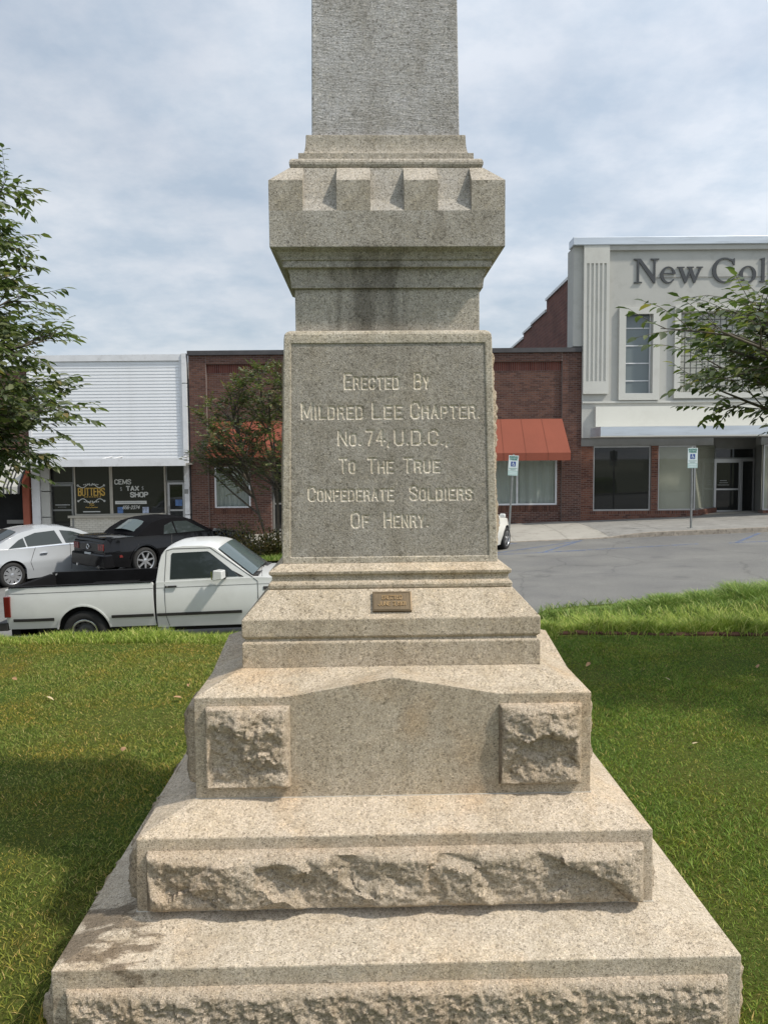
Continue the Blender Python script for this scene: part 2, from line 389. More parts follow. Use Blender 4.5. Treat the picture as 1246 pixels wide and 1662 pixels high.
L(t, c, b.inputs['Base Color']); b.inputs['Roughness'].default_value = .9; b.inputs['Specular IOR Level'].default_value = .25
bp = N(t, 'ShaderNodeBump', i_Distance=0.006); L(t, n1_.outputs['Fac'], bp.inputs['Height']); L(t, bp.outputs[0], b.inputs['Normal'])
M_ASPH = m
sheet('road', lin(-40, 44, 60), lin(KERB_NEAR+.15, KERB_FAR, 14), lambda x, y: zroad(x), M_ASPH)
M_CONC = mat('concrete', (.33, .315, .28), rough=.9, var=.10, scale=1.1, bump=.003, bscale=70, dirt=.5)
M_CONCD = mat('old_concrete', (.235, .23, .215), rough=.95, var=.14, scale=1.5, bump=.003, bscale=60, dirt=.6)
M_KERB = mat('kerb_stone', (.27, .24, .20), rough=.95, var=.3, scale=5, bump=.006, bscale=30, dirt=.9)
# far pavement: apron on the left of x=5.6, raised slab to the right
RAMP0, RAMP1, RAMP2 = FX(835, 870, 23.3), FX(958, 870, 23.3), FX(1062, 870, 23.3)
def kerb_h(x):
    if x < RAMP0-1.2: return 0.13
    if x < RAMP0: return 0.13*(1-sm(RAMP0-1.2, RAMP0, x))+.01
    if x < RAMP1: return 0.01
    return 0.01+0.12*sm(RAMP1, RAMP2, x)
def zpave(x, y):
    k = sm(KERB_FAR+.1, KERB_FAR+2.0, y)
    return zroad(x) + kerb_h(x)*(1-k) + 0.135*k
kx = sorted(set(lin(-40, 44, 85) + lin(RAMP0-1.4, RAMP2+.2, 30)))
mb = MB()
for i in range(0, len(kx)-1):
    a, c_ = kx[i], kx[i+1]
    za_, zc_ = zroad(a), zroad(c_); ha, hc = kerb_h(a), kerb_h(c_)
    j = .012*math.sin(i*7.1)
    mb.add([(a, KERB_FAR-.02+j*.3, za_-.1), (c_, KERB_FAR-.02, zc_-.1), (c_, KERB_FAR+.16, zc_-.1), (a, KERB_FAR+.16, za_-.1),
            (a, KERB_FAR, za_+ha+.004), (c_, KERB_FAR, zc_+hc+.004), (c_, KERB_FAR+.16, zc_+hc+.006), (a, KERB_FAR+.16, za_+ha+.006)],
           [(0,3,2,1),(4,5,6,7),(0,1,5,4),(1,2,6,5),(2,3,7,6),(3,0,4,7)])
tag(build(mb, 'far_kerb', M_KERB), kind='structure')
pave = thing('pavement', (0, 24, 0), None, None); tag(pave, kind='structure')
YS = [KERB_FAR+.16] + lin(23.6, 31.5, 9)
def slab(x0, x1, m_):
    sheet('paving_slab', lin(x0+.006, x1-.006, 5), YS, lambda x, y: zpave(x, y), m_, None, pave)
x = -40.0; i = 0
edges = [-40, -34, -28, -22, -18.5, -15.4, -12.3, -9.2, -6.1, -3.0, 0.1, 2.6, RAMP0+.05, (RAMP0+RAMP1)/2+.5, RAMP1+.6, 8.6, 10.6, 12.6, 14.6, 17, 20, 24, 30, 37, 44]
for a, c_ in zip(edges[:-1], edges[1:]):
    slab(a, c_, M_CONC if 2.0 < (a+c_)/2 < RAMP1+.4 or int(a*3) % 3 == 0 else M_CONCD)
sheet('pavement_bed', lin(-40, 44, 30), [KERB_FAR+.16, 31.5], lambda x, y: zroad(x)-.05, M_CONCD)
mb = MB()
for i in range(84):
    a = -40+i; za_, zc_ = zroad(a), zroad(a+1)
    mb.add([(a, 10.3, za_-.2), (a+1, 10.3, zc_-.2), (a+1, 10.5, zc_-.2), (a, 10.5, za_-.2), (a, 10.3, za_+.12), (a+1, 10.3, zc_+.12), (a+1, 10.5, zc_+.12), (a, 10.5, za_+.12)],
           [(0,3,2,1),(4,5,6,7),(0,1,5,4),(1,2,6,5),(2,3,7,6),(3,0,4,7)])
tag(build(mb, 'near_kerb', M_KERB), kind='structure')
# worn blue paint of the accessible bays
m, t, b = new_mat('worn_blue_paint')
tcn = N(t, 'ShaderNodeTexCoord'); n_ = tex(t, 'ShaderNodeTexNoise', tcn.outputs['Object'], i_Scale=9.0, i_Detail=9.0, i_Roughness=.75)
b.inputs['Base Color'].default_value = (.13, .19, .34, 1); b.inputs['Roughness'].default_value = .85
tr = N(t, 'ShaderNodeBsdfTransparent'); ms = N(t, 'ShaderNodeMixShader')
L(t, ramp(t, n_.outputs['Fac'], [(0.40, (0,0,0)), (0.58, (.8,.8,.8))]), ms.inputs[0]); L(t, tr.outputs[0], ms.inputs[1]); L(t, b.outputs[0], ms.inputs[2])
L(t, ms.outputs[0], t.nodes['Material Output'].inputs[0]); M_BLUE = m
def road_line(x0, y0, x1, y1, w=.11):
    d = Vector((x1-x0, y1-y0)).normalized(); n = Vector((-d.y, d.x))*w/2; mb = MB(); K = 6; vs = []; fs = []
    for i in range(K+1):
        x = x0+(x1-x0)*i/K; y = y0+(y1-y0)*i/K
        vs += [(x-n.x, y-n.y, zroad(x-n.x)+.004), (x+n.x, y+n.y, zroad(x+n.x)+.004)]
    for i in range(K): fs.append((2*i, 2*i+2, 2*i+3, 2*i+1))
    mb.add(vs, fs); tag(build(mb, 'bay_line', M_BLUE), kind='structure')
for a in ((2.2, 20.2, 5.9, 22.9), (2.9, 22.4, 4.0, 22.95), (4.6, 20.6, 8.6, 21.0), (1.6, 20.4, 5.4, 20.6), (4.3, 20.6, 5.9, 22.95), (9.6, 20.9, 11.2, 22.9), (11.2, 22.0, 14.0, 22.3), (9.4, 20.9, 13.8, 21.1)):
    road_line(*a)

# brick edging at the back of the lawn (right side)
M_EDGE = mat('edging_brick', (.085, .045, .030), rough=1, spec=.1, var=.3, scale=9, bump=.003, dirt=.6)
edging = thing('brick_edging', (4, 7.18, 0), 'weathered reddish brick edging flush between the mown lawn and the tall grass', 'edging')
me = None
for i in range(34):
    x = 1.0 + i*0.225; y = 7.17 - .012*i*.2 + .01*math.sin(i*2.3)
    mb = MB(); 
    if me is None:
        mb.box(-.105, .105, -.05, .05, -.06, .0); o = build(mb, 'edging_brick', M_EDGE, edging, world=False, bevel=.006); me = o.data
    else:
        o = mk('edging_brick', me, None, edging); m_ = o.modifiers.new('bevel', 'BEVEL'); m_.width = .006; m_.segments = 1
    o.location = Vector((x, y, zground(x, y)+.014+.006*math.sin(i*5.1))) - edging.location
    o.rotation_euler = (.05*math.sin(i*3.3), .04*math.sin(i*1.9), .03*math.sin(i*4.7))

# ================================================================== MONUMENT
MON = thing('stone_monument', (0.012, 3.06, 0), 'tall stepped tan granite memorial with an inscribed die and battlemented cornice standing on the lawn', 'monument', rz=R(1.2))
def st_corner(t, v, c):
    # black lichen at the front left corner of the lowest step
    mp = N(t, 'ShaderNodeMapping'); mp.inputs['Location'].default_value = (3.3, 2.8, -.4); mp.inputs['Scale'].default_value = (3.6, 3.2, 2.0)
    L(t, v, mp.inputs[0])
    ln = N(t, 'ShaderNodeVectorMath', operation='LENGTH'); L(t, mp.outputs[0], ln.inputs[0])
    mp2 = N(t, 'ShaderNodeMapping'); mp2.inputs['Rotation'].default_value = (0, 0, R(-35)); mp2.inputs['Scale'].default_value = (5, 16, 8); L(t, v, mp2.inputs[0])
    n = tex(t, 'ShaderNodeTexNoise', mp2.outputs[0], i_Scale=1.0, i_Detail=8.0, i_Roughness=.65)
    a = N(t, 'ShaderNodeMath', operation='SUBTRACT'); L(t, n.outputs['Fac'], a.inputs[0])
    s = N(t, 'ShaderNodeMath', operation='MULTIPLY', i_1=0.28); L(t, ln.outputs['Value'], s.inputs[0]); L(t, s.outputs[0], a.inputs[1])
    f = ramp(t, a.outputs[0], [(0.33, (0,0,0)), (0.40, (.9,.9,.9))])
    return left_dark(t, v, mul(t, c, (.34, .31, .28), f))
def left_dark(t, v, c):
    # left-facing surfaces are darkened in uneven patches at every height
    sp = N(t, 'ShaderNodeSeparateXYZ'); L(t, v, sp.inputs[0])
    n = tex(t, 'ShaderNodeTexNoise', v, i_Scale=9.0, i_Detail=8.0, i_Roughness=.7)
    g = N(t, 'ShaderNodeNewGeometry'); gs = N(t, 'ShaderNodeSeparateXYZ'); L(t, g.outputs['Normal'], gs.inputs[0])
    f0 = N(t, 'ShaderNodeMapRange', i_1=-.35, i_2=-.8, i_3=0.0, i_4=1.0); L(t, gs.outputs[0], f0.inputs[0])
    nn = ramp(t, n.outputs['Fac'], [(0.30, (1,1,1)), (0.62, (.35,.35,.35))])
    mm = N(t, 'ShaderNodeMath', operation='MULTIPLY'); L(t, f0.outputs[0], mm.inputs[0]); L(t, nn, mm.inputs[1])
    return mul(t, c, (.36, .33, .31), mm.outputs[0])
def st_neck(t, v, c):
    mp = N(t, 'ShaderNodeMapping'); mp.inputs['Scale'].default_value = (16, 16, 1.3); L(t, v, mp.inputs[0])
    n = tex(t, 'ShaderNodeTexNoise', mp.outputs[0], i_Scale=1.0, i_Detail=6.0, i_Roughness=.6)
    sp = N(t, 'ShaderNodeSeparateXYZ'); L(t, v, sp.inputs[0])
    sx = N(t, 'ShaderNodeMath', operation='ADD', i_1=.045); L(t, sp.outputs[0], sx.inputs[0])
    ab = N(t, 'ShaderNodeMath', operation='ABSOLUTE'); L(t, sx.outputs[0], ab.inputs[0])
    bx_ = N(t, 'ShaderNodeMapRange', i_1=.05, i_2=.23, i_3=.17, i_4=-.14); L(t, ab.outputs[0], bx_.inputs[0])
    a = N(t, 'ShaderNodeMath', operation='ADD'); L(t, n.outputs['Fac'], a.inputs[0]); L(t, bx_.outputs[0], a.inputs[1])
    f = ramp(t, a.outputs[0], [(0.50, (0,0,0)), (0.72, (.85,.85,.85))])
    zm = N(t, 'ShaderNodeMapRange', i_1=2.32, i_2=2.40, i_3=1.0, i_4=0.0); L(t, sp.outputs[2], zm.inputs[0])
    zf_ = N(t, 'ShaderNodeMath', operation='MULTIPLY'); L(t, f, zf_.inputs[0]); L(t, zm.outputs[0], zf_.inputs[1])
    return mul(t, c, (.42, .41, .40), zf_.outputs[0])
g_base = granite('granite_lowest', 1.0, (1.06, .98, .885), stain_tone=st_corner, orange=.35)
g_step = granite('granite_steps', 1.0, (1.075, .97, .86), stain_tone=left_dark, orange=.6)
g_ped = granite('granite_pedestal', .96, (1.065, .97, .855), stain_tone=left_dark, orange=.6)
g_sub = granite('granite_plinth', .98, (1.06, .965, .85), stain_tone=left_dark, orange=.3)
g_die = granite('granite_die', .98, (1.02, .985, .92), bump=.0015)
g_panel = granite('granite_panel', .75, (1.0, .985, .97), spk=1.0, bump=.0024)
g_cut = granite('granite_cut_lit', 1.3, (1.03, 1.0, .95), bump=.0008)  # pale cut stone, with the grooves' sunlit highlight put into the colour
g_neck = granite('granite_neck', .92, (.99, .975, .96), stain_tone=st_neck)
g_top = granite('granite_cornice', .86, (.98, .975, .985), bump=.0015, stain_tone=st_neck)
g_mer = granite('granite_merlon', .90, (1.0, .97, .94), bump=.0015)
g_shaft = granite('granite_shaft', 1.02, (.95, .99, 1.12), bump=.0035, tooled=True)
g_rock = granite('granite_rock', 1.0, (1.08, .965, .85), bump=.005, stain_tone=left_dark, orange=.4)
LOC = dict(parent=MON, world=False)

def rock(name, parent, w, h, d, cell, m_, seed, M, res=.0042, amp=.45, rough=.010, aniso=1.0, shear=0.0, own=None):
    """split-faced panel w by h standing d proud; M maps (u, v, depth) to the monument's space"""
    nu = max(8, int(w/res)); nv = max(8, int(h/res))
    rs = random.Random(seed)
    seeds = []
    gx = max(1, int(w/cell)); gy = max(1, int(h/(cell*aniso)))
    for i in range(-1, gx+1):
        for j in range(-1, gy+1):
            seeds.append(((i+rs.random())*w/gx, (j+rs.random())*h/gy, rs.uniform(.25, 1.0), rs.uniform(-.8, .8), rs.uniform(-.5, 1.0)))
    if own: seeds = own
    sa = np.array(seeds)
    us = np.linspace(0, w, nu+1); vs = np.linspace(0, h, nv+1)
    vs_ = []
    for vv in vs:
        for uu in us:
            q = Vector((uu*5+seed, vv*5, seed*1.7))
            wx = noise.noise(q*1.7)*cell*.5 + noise.noise(q*5.1)*cell*.10; wy = noise.noise(q*1.7+Vector((9, 4, 2)))*cell*.5 + noise.noise(q*5.1+Vector((3,3,3)))*cell*.10
            a = uu+wx+shear*(vv-h/2); b_ = vv+wy
            dd = (sa[:,0]-a)**2 + ((sa[:,1]-b_)/aniso)**2
            k = np.argsort(dd)[:2]; k0, k1 = k
            h0 = sa[k0,2] + (sa[k0,3]*(a-sa[k0,0]) + sa[k0,4]*(b_-sa[k0,1]))/cell
            h1 = sa[k1,2] + (sa[k1,3]*(a-sa[k1,0]) + sa[k1,4]*(b_-sa[k1,1]))/cell
            s0 = math.sqrt(dd[k0]); s1 = math.sqrt(dd[k1]); wgt = min(1, (s1-s0)/(cell*.34)); wgt = .5+.5*wgt
            f = h0*wgt + h1*(1-wgt)
            f = max(-.1, min(1.15, f))
            e = min(uu, w-uu, vv, h-vv)
            em = min(1, e/.007); em2 = sm(0, .05, e)
            fine = noise.fractal(q*7, .9, 2.1, 5)*rough + noise.fractal(q*26, .8, 2.2, 3)*rough*.55
            eb = sm(0, .026, e); z = d*(.50*(1-eb) + ((1-amp)+amp*f)*eb)*em**.5 + fine*(.35+.65*em2)*em
            if e <= 1e-9: z = -0.004
            vs_.append(M(uu, vv, max(z, -.003) if e > 1e-9 else -.004))
    mb = MB(); mb.v = vs_
    n = nu+1
    mb.f = [(j*n+i, j*n+i+1, (j+1)*n+i+1, (j+1)*n+i) for j in range(nv) for i in range(nu)]
    o = build(mb, name, m_, parent, smooth=True, world=False)
    o.data.set_sharp_from_angle(angle=R(48))
    return o
def Mfront(x0, z0, hw, lean=0.0): return lambda u, v, d: (x0+u, -hw-d+lean*v, z0+v)
def Mright(y0, z0, hw, lean=0.0): return lambda u, v, d: (hw+d-lean*v, y0+u, z0+v)
def Mleft(y0, z0, hw, lean=0.0): return lambda u, v, d: (-hw-d+lean*v, y0-u, z0+v)

# lowest step
b1 = build(MB().rings([(.977, -.35), (.977, .228), (.79, .2835), (.6, .2835)]), 'lowest_step', g_base, bevel=.004, **LOC)
rock('rock_face', b1, 1.875, .30, .030, .085, g_rock, 3, Mfront(-.9375, -.125, .977), amp=.30, rough=.0085, res=.0044, shear=.8)
rock('rock_face', b1, 1.88, .30, .05, .2, g_rock, 5, Mleft(.94, -.125, .977), amp=.8, rough=.02, res=.012)
rock('rock_face', b1, 1.88, .30, .035, .2, g_rock, 6, Mright(-.94, -.125, .977), amp=.6, rough=.012, res=.012)
# second step
b2 = build(MB().rings([(.790, .2805), (.788, .510), (.645, .5645), (.5, .5645)]), 'second_step', g_step, bevel=.004, **LOC)
rock('rock_face', b2, 1.512, .180, .058, .15, g_rock, 11, Mfront(-.756, .292, .7885), amp=.66, rough=.0065, aniso=.9, shear=.9)
rock('rock_face', b2, 1.50, .180, .05, .17, g_rock, 12, Mleft(.75, .292, .7885), amp=.7, rough=.013, res=.01)
rock('rock_face', b2, 1.50, .180, .03, .17, g_rock, 13, Mright(-.75, .292, .7885), amp=.6, rough=.012, res=.01)
# pale bedding joints
M_JOINT = mat('lime_joint', (.46, .44, .39), rough=.9, var=.25, scale=12)
build(MB().rings([(.792, .2815), (.792, .2848)]), 'bedding_joint', M_JOINT, **LOC)
build(MB().rings([(.6405, .5625), (.6405, .5663)]), 'bedding_joint', M_JOINT, **LOC)
# gabled pedestal
H3, I3, GH, Z0, Z1, Z2 = .638, .505, .345, .5615, .896, .953
mb = MB()
def rot4(p, k):
    x, y, z = p
    for _ in range(k): x, y = -y, x
    return (x, y, z)
for k in range(4):
    q = [(-H3,-H3,Z0), (H3,-H3,Z0), (H3,-H3,Z1), (GH,-H3,Z1), (0,-H3,Z2+.002), (-GH,-H3,Z1), (-H3,-H3,Z1), (0,-I3,Z2), (-I3,-I3,Z2), (I3,-I3,Z2)]
    mb.add([rot4(p, k) for p in q], [(0,1,2,3,4,5,6), (5,4,7), (4,3,7), (6,5,7,8), (3,2,9,7)])
mb.add([(-I3,-I3,Z2), (I3,-I3,Z2), (I3,I3,Z2), (-I3,I3,Z2), (-H3,-H3,Z0), (H3,-H3,Z0), (H3,H3,Z0), (-H3,H3,Z0)], [(0,1,2,3), (7,6,5,4)])
b3 = build(mb, 'gabled_pedestal', g_ped, bevel=.003, fix=True, **LOC)
rock('rock_face', b3, .272, .268, .045, .09, g_rock, 21, Mfront(-.603, .600, H3), amp=.95, rough=.008, own=[(.05,.24,.55,.1,-.3),(.13,.235,.95,0,-.5),(.22,.21,.85,.2,-.5),(.245,.12,.8,.1,-.3),(.24,.045,.65,0,-.8),(.04,.15,.30,.5,.5),(.10,.13,.55,.7,.4),(.17,.10,.70,.5,.3),(.09,.05,.35,.4,.2),(.17,.03,.5,.3,-.5)])
rock('rock_face', b3, .268, .266, .042, .09, g_rock, 28, Mfront(.338, .598, H3), amp=.95, rough=.008, own=[(.03,.21,.75,.1,-.5),(.10,.235,.9,0,-.7),(.18,.23,.9,0,-.6),(.245,.22,.85,.1,-.4),(.252,.12,.80,0,-.1),(.03,.12,.65,.0,-.1),(.13,.125,.18,.1,.25),(.19,.10,.28,-.1,.3),(.09,.07,.35,.2,.2),(.14,.02,.55,0,-.7),(.22,.03,.65,0,-.6)])
rock('rock_face', b3, .28, .265, .045, .12, g_rock, 23, Mleft(-.33, .60, H3), amp=.6, rough=.013, res=.008)
rock('rock_face', b3, .28, .265, .045, .12, g_rock, 24, Mleft(.60, .60, H3), amp=.6, rough=.013, res=.008)
rock('rock_face', b3, .28, .20, .028, .12, g_rock, 25, Mright(-.60, .655, H3), amp=.6, rough=.012, res=.008)
rock('rock_face', b3, .28, .265, .028, .12, g_rock, 26, Mright(.33, .60, H3), amp=.6, rough=.012, res=.008)
# plinth with V groove and steep weathering
b4 = build(MB().rings([(.503, .9515), (.503, 1.036), (.491, 1.048), (.503, 1.058), (.503, 1.116), (.424, 1.204), (.3, 1.204)]), 'grooved_plinth', g_sub, bevel=.003, **LOC)
# moulded base under the die
b5 = build(MB().rings([(.416, 1.2025), (.4215, 1.208), (.4225, 1.219), (.4190, 1.226), (.4120, 1.232), (.4095, 1.241), (.4110, 1.250), (.4190, 1.256), (.4200, 1.266), (.385, 1.2885), (.25, 1.2885)]), 'moulded_base', g_sub, bevel=.0015, **LOC)
build(MB().rings([(.4165, 1.2010), (.4165, 1.2065)]), 'bedding_joint', M_JOINT, **LOC)

# die with sunk inscription field
DZ0, DZ1, DH0, DH1 = 1.2865, 2.070, .3785, .3605
def dh(z): return DH0 + (DH1-DH0)*(z-DZ0)/(DZ1-DZ0)
PZ0, PZ1, PU0, PU1 = 1.311, 2.052, .3475, .3350
def pu(z): return PU0 + (PU1-PU0)*(z-PZ0)/(PZ1-PZ0)
def D(u, z, d=0.0): return (u, -dh(z)+d, z)
mb = MB()
O = [D(-dh(DZ0), DZ0), D(dh(DZ0), DZ0), D(dh(DZ1), DZ1), D(-dh(DZ1), DZ1)]
I = [D(-pu(PZ0), PZ0), D(pu(PZ0), PZ0), D(pu(PZ1), PZ1), D(-pu(PZ1), PZ1)]
I2 = [D(-pu(PZ0)-.001, PZ0-.001, .03), D(pu(PZ0)+.001, PZ0-.001, .03), D(pu(PZ1)+.001, PZ1+.001, .03), D(-pu(PZ1)-.001, PZ1+.001, .03)]
mb.add(O+I+I2, [(0,1,5,4), (1,2,6,5), (2,3,7,6), (3,0,4,7), (4,5,9,8), (5,6,10,9), (6,7,11,10), (7,4,8,11), (8,9,10,11)])
B_ = [(-dh(DZ0), dh(DZ0), DZ0), (dh(DZ0), dh(DZ0), DZ0), (dh(DZ1), dh(DZ1), DZ1), (-dh(DZ1), dh(DZ1), DZ1)]
mb.add(O+B_, [(1,5,6,2), (5,4,7,6), (4,0,3,7), (0,4,5,1)])
mb.rings([(DH1, DZ1), (.3585, 2.084), (.352, 2.094), (.342, 2.0985), (.30, 2.0985)], cap0=False)
die = build(mb, 'inscribed_die', g_die, bevel=.004, fix=True, **LOC)
rock('rock_face', die, .62, .70, .024, .11, g_rock, 31, Mright(-.31, 1.33, .3775, .0236), amp=.7, rough=.012, res=.007)
rock('rock_face', die, .62, .70, .018, .11, g_rock, 32, Mleft(.31, 1.33, .3735, .0236), amp=.2, rough=.004, res=.012)
# inscription: V-cut letters, each a tile of the sunk field
REC = .004
def pz(py): return 2.052 - (py-557.5)*.0021446
def puu(px): return (px-628.9)*.002135
LINES = [
 (605, 631, [("ERECTED", 557, 647), ("BY", 671, 697)], .74),
 (652, 679, [("MILDRED", 487, 588), ("LEE", 602, 652), ("CHAPTER.", 665, 779)], .76),
 (697, 722, [("No.", 546, 584), ("74,", 591, 631), ("U.D.C.,", 638, 727)], .76),
 (742, 767, [("TO", 547, 575), ("THE", 594, 637), ("TRUE", 652, 713)], .77),
 (788, 812, [("CONFEDERATE", 496, 637), ("SOLDIERS", 662, 766)], .77),
 (830, 856, [("OF", 566, 596), ("HENRY.", 620, 694)], .77)]
field = MB()
def fquad(ua0, ua1, z0, ub0, ub1, z1):
    field.add([D(ua0, z0, REC), D(ua1, z0, REC), D(ub1, z1, REC), D(ub0, z1, REC)], [(0,1,2,3)])
HWS, VD, STEP = .0058, .0040, .0011
def letter_tile(segs, u0, u1, z0, z1):
    nu = max(2, int((u1-u0)/STEP)); nz = max(2, int((z1-z0)/STEP))
    U, Z = np.meshgrid(np.linspace(u0, u1, nu+1), np.linspace(z0, z1, nz+1))
    dist = np.full(U.shape, 9.0)
    for (ax, az), (bx, bz) in segs:
        dx_, dz_ = bx-ax, bz-az; l2 = dx_*dx_+dz_*dz_+1e-12
        tt = np.clip(((U-ax)*dx_+(Z-az)*dz_)/l2, 0, 1)
        dist = np.minimum(dist, np.hypot(U-ax-tt*dx_, Z-az-tt*dz_))
    dep = np.clip(1-dist/HWS, 0, 1)*VD*1.1
    dep = np.minimum(dep, VD)
    dep[0,:] = dep[-1,:] = 0; dep[:,0] = dep[:,-1] = 0
    hh = DH0 + (DH1-DH0)*(Z-DZ0)/(DZ1-DZ0)
    mb = MB(); mb.v = list(zip(U.ravel().tolist(), (-hh+REC+dep).ravel().tolist(), Z.ravel().tolist()))
    n = nu+1
    mb.f = [(j*n+i, j*n+i+1, (j+1)*n+i+1, (j+1)*n+i) for j in range(nz) for i in range(nu)]
    o = build(mb, 'carved_letter', g_panel, die, world=False); o.data.materials.append(g_cut)
    dc = (dep[:-1,:-1]+dep[1:,:-1]+dep[:-1,1:]+dep[1:,1:])/4
    o.data.polygons.foreach_set('material_index', (dc > .0009).astype(np.int32).ravel())
prev = PZ1
PAD = .0072
for (pt, pb, words, sml) in LINES:
    zt, zb = pz(pt), pz(pb); rt, rb = zt+PAD, zb-PAD-.004
    fquad(-pu(rt), pu(rt), rt, -pu(prev), pu(prev), prev)
    gl = []
    for w_, a, b_ in words:
        for ch, x, k, h in layout(w_.upper(), puu(a)+HWS*.6, puu(b_)-HWS*.6, sml, gap=.30):
            HH = (zt-zb-HWS)*h; zz0 = zb+HWS*.5
            segs = []
            for line in G[ch][1]:
                for p_, q_ in zip(line[:-1], line[1:]):
                    segs.append(((x+p_[0]*k*h, zz0+p_[1]*HH), (x+q_[0]*k*h, zz0+q_[1]*HH)))
            gl.append((min(min(s[0][0], s[1][0]) for s in segs), max(max(s[0][0], s[1][0]) for s in segs), segs))
    cuts = []
    for i, (a, b_, segs) in enumerate(gl):
        u0 = a-PAD if i == 0 or gl[i-1][1]+PAD < a-PAD else (gl[i-1][1]+a)/2
        u1 = b_+PAD if i == len(gl)-1 or gl[i+1][0]-PAD > b_+PAD else (gl[i+1][0]+b_)/2
        cuts.append((u0, u1, segs))
    fquad(-pu(rb), cuts[0][0], rb, -pu(rt), cuts[0][0], rt)
    for i, (u0, u1, segs) in enumerate(cuts):
        letter_tile(segs, u0, u1, rb, rt)
        if i+1 < len(cuts) and cuts[i+1][0] > u1+1e-6: fquad(u1, cuts[i+1][0], rb, u1, cuts[i+1][0], rt)
    fquad(cuts[-1][1], pu(rb), rb, cuts[-1][1], pu(rt), rt)
    prev = rb
fquad(-pu(PZ0), pu(PZ0), PZ0, -pu(prev), pu(prev), prev)
build(field, 'inscription_field', g_panel, die, world=False)

# neck, corbelled cornice, battlements
nk = build(MB().rings([(.3225, 2.097), (.3225, 2.247)]), 'neck', g_neck, bevel=.002, **LOC)
rock('rock_face', nk, .12, .10, .014, .05, g_rock, 41, Mright(-.1, 2.125, .3225), amp=.6, rough=.006, res=.006)
prof = [(.3335, 2.2465), (.3345, 2.262), (.3385, 2.288), (.3450, 2.3110), (.3590, 2.3115), (.3590, 2.3345), (.3640, 2.3350), (.3680, 2.345), (.3780, 2.358), (.3920, 2.366), (.3990, 2.3700), (.3990, 2.4900),
        (.3690, 2.5360), (.3340, 2.6530)]
corn = build(MB().rings(prof), 'corbelled_cornice', g_top, bevel=.0015, **LOC)
HC, MW, MR = .3990, .7980/7, .0650
mm_ = MB(); mm_.add([(0,0,2.49005),(MW,0,2.49005),(MW,MR+.03,2.49005),(0,MR+.03,2.49005),(0,0,2.590),(MW,0,2.590),(MW,MR,2.6535),(0,MR,2.6535),(MW,MR+.03,2.6535),(0,MR+.03,2.6535)],
        [(3,2,1,0),(0,1,5,4),(4,5,6,7),(7,6,8,9),(1,2,8,6,5),(3,0,4,7,9),(2,3,9,8)])
cm_ = MB(); q = [(0,0),(MW,0),(MW,MW),(0,MW)]
cm_.add([(0,0,2.49005),(MW,0,2.49005),(MW,MW,2.49005),(0,MW,2.49005),(0,0,2.590),(MW,0,2.590),(0,MW,2.590),(MR,MR,2.6535),(MW,MR,2.6535),(MR,MW,2.6535),(MW,MW,2.6535)],
        [(3,2,1,0),(0,1,5,4),(4,5,8,7),(4,7,9,6),(7,8,10,9),(3,0,4,6),(1,2,10,8,5),(2,3,6,9,10)])
o1 = build(mm_, 'merlon', g_mer, corn, world=False); o2 = build(cm_, 'merlon', g_mer, corn, world=False)
first1 = first2 = True
for k in range(4):
    rz = k*math.pi/2; Rm = Matrix.Rotation(rz, 3, 'Z')
    for j in (0, 2, 4):
        src = o2 if j == 0 else o1
        fl = first2 if j == 0 else first1
        o = src if fl else src.copy()
        if not fl: COL.objects.link(o)
        if j == 0: first2 = False
        else: first1 = False
        o.location = Rm @ Vector((-HC + j*MW, -HC, 0)); o.rotation_euler.z = rz
torus = [(.3325, 2.6515)] + [(.3215+.0135*math.cos(a), 2.6705+.018*math.sin(a)) for a in lin(-1.2, 1.57, 7)] + [(.3050, 2.6890), (.3050, 2.7150), (.2920, 2.7155)] + \
        [(.2800+.0115*(1-math.sin(a)), 2.7180+.062*(1-math.cos(a))) for a in lin(.35, 1.57, 6)] + [(.2790, 2.7865), (.24, 2.7865)]
build(MB().rings(torus), 'stepped_shaft_base', g_mer, bevel=.0012, **LOC)
build(MB().rings([(.2605, 2.7850), (.2545, 3.25), (.2120, 6.4)]), 'shaft', g_shaft, bevel=.004, **LOC)
build(MB().rings([(.2120, 6.401), (.27, 6.43), (.27, 6.52), (.20, 6.56)]), 'shaft_cap', g_mer, bevel=.004, **LOC)

# bronze plaque lying on the plinth's weathering
M_BRZ = mat('bronze', (.17, .125, .075), rough=.45, var=.2, scale=9, metal=.6, bump=.0006, bscale=120)
M_BRL = mat('worn_bronze', (.36, .24, .12), rough=.4, metal=.7)
M_BRD = mat('bronze_shade', (.10, .065, .035), rough=.5, metal=.5)
PL = Matrix.Translation((0.003, -.4605, 1.1625)) @ Matrix.Rotation(-math.atan2(.079, .088), 4, 'X')
def pl(mb, name, m_, parent):
    mb.v = [tuple(PL @ Vector(v)) for v in mb.v]; return build(mb, name, m_, parent, world=False)
mb = MB().box(-.0665, .0665, -.011, .004, -.0385, .0385)
plq = pl(mb, 'plaque', M_BRZ, b4); mo = plq.modifiers.new('bevel', 'BEVEL'); mo.width = .002; mo.segments = 2
fr_ = MB(); [fr_.box(*a) for a in ((-.062,.062,-.0125,-.0105,.032,.0345), (-.062,.062,-.0125,-.0105,-.0345,-.032), (-.062,-.0595,-.0125,-.0105,-.032,.032), (.0595,.062,-.0125,-.0105,-.032,.032))]
pl(fr_, 'plaque_rim', M_BRZ, b4)
pl(text_mb(MB(), 'ERECTED', -.033, .033, .006, .0205, .0012, -.0125, .0025), 'raised_lettering', M_BRL, b4)
pl(text_mb(MB(), 'JUNE 3,1901', -.046, .046, -.0185, -.0040, .0012, -.0125, .0025), 'raised_lettering', M_BRL, b4)

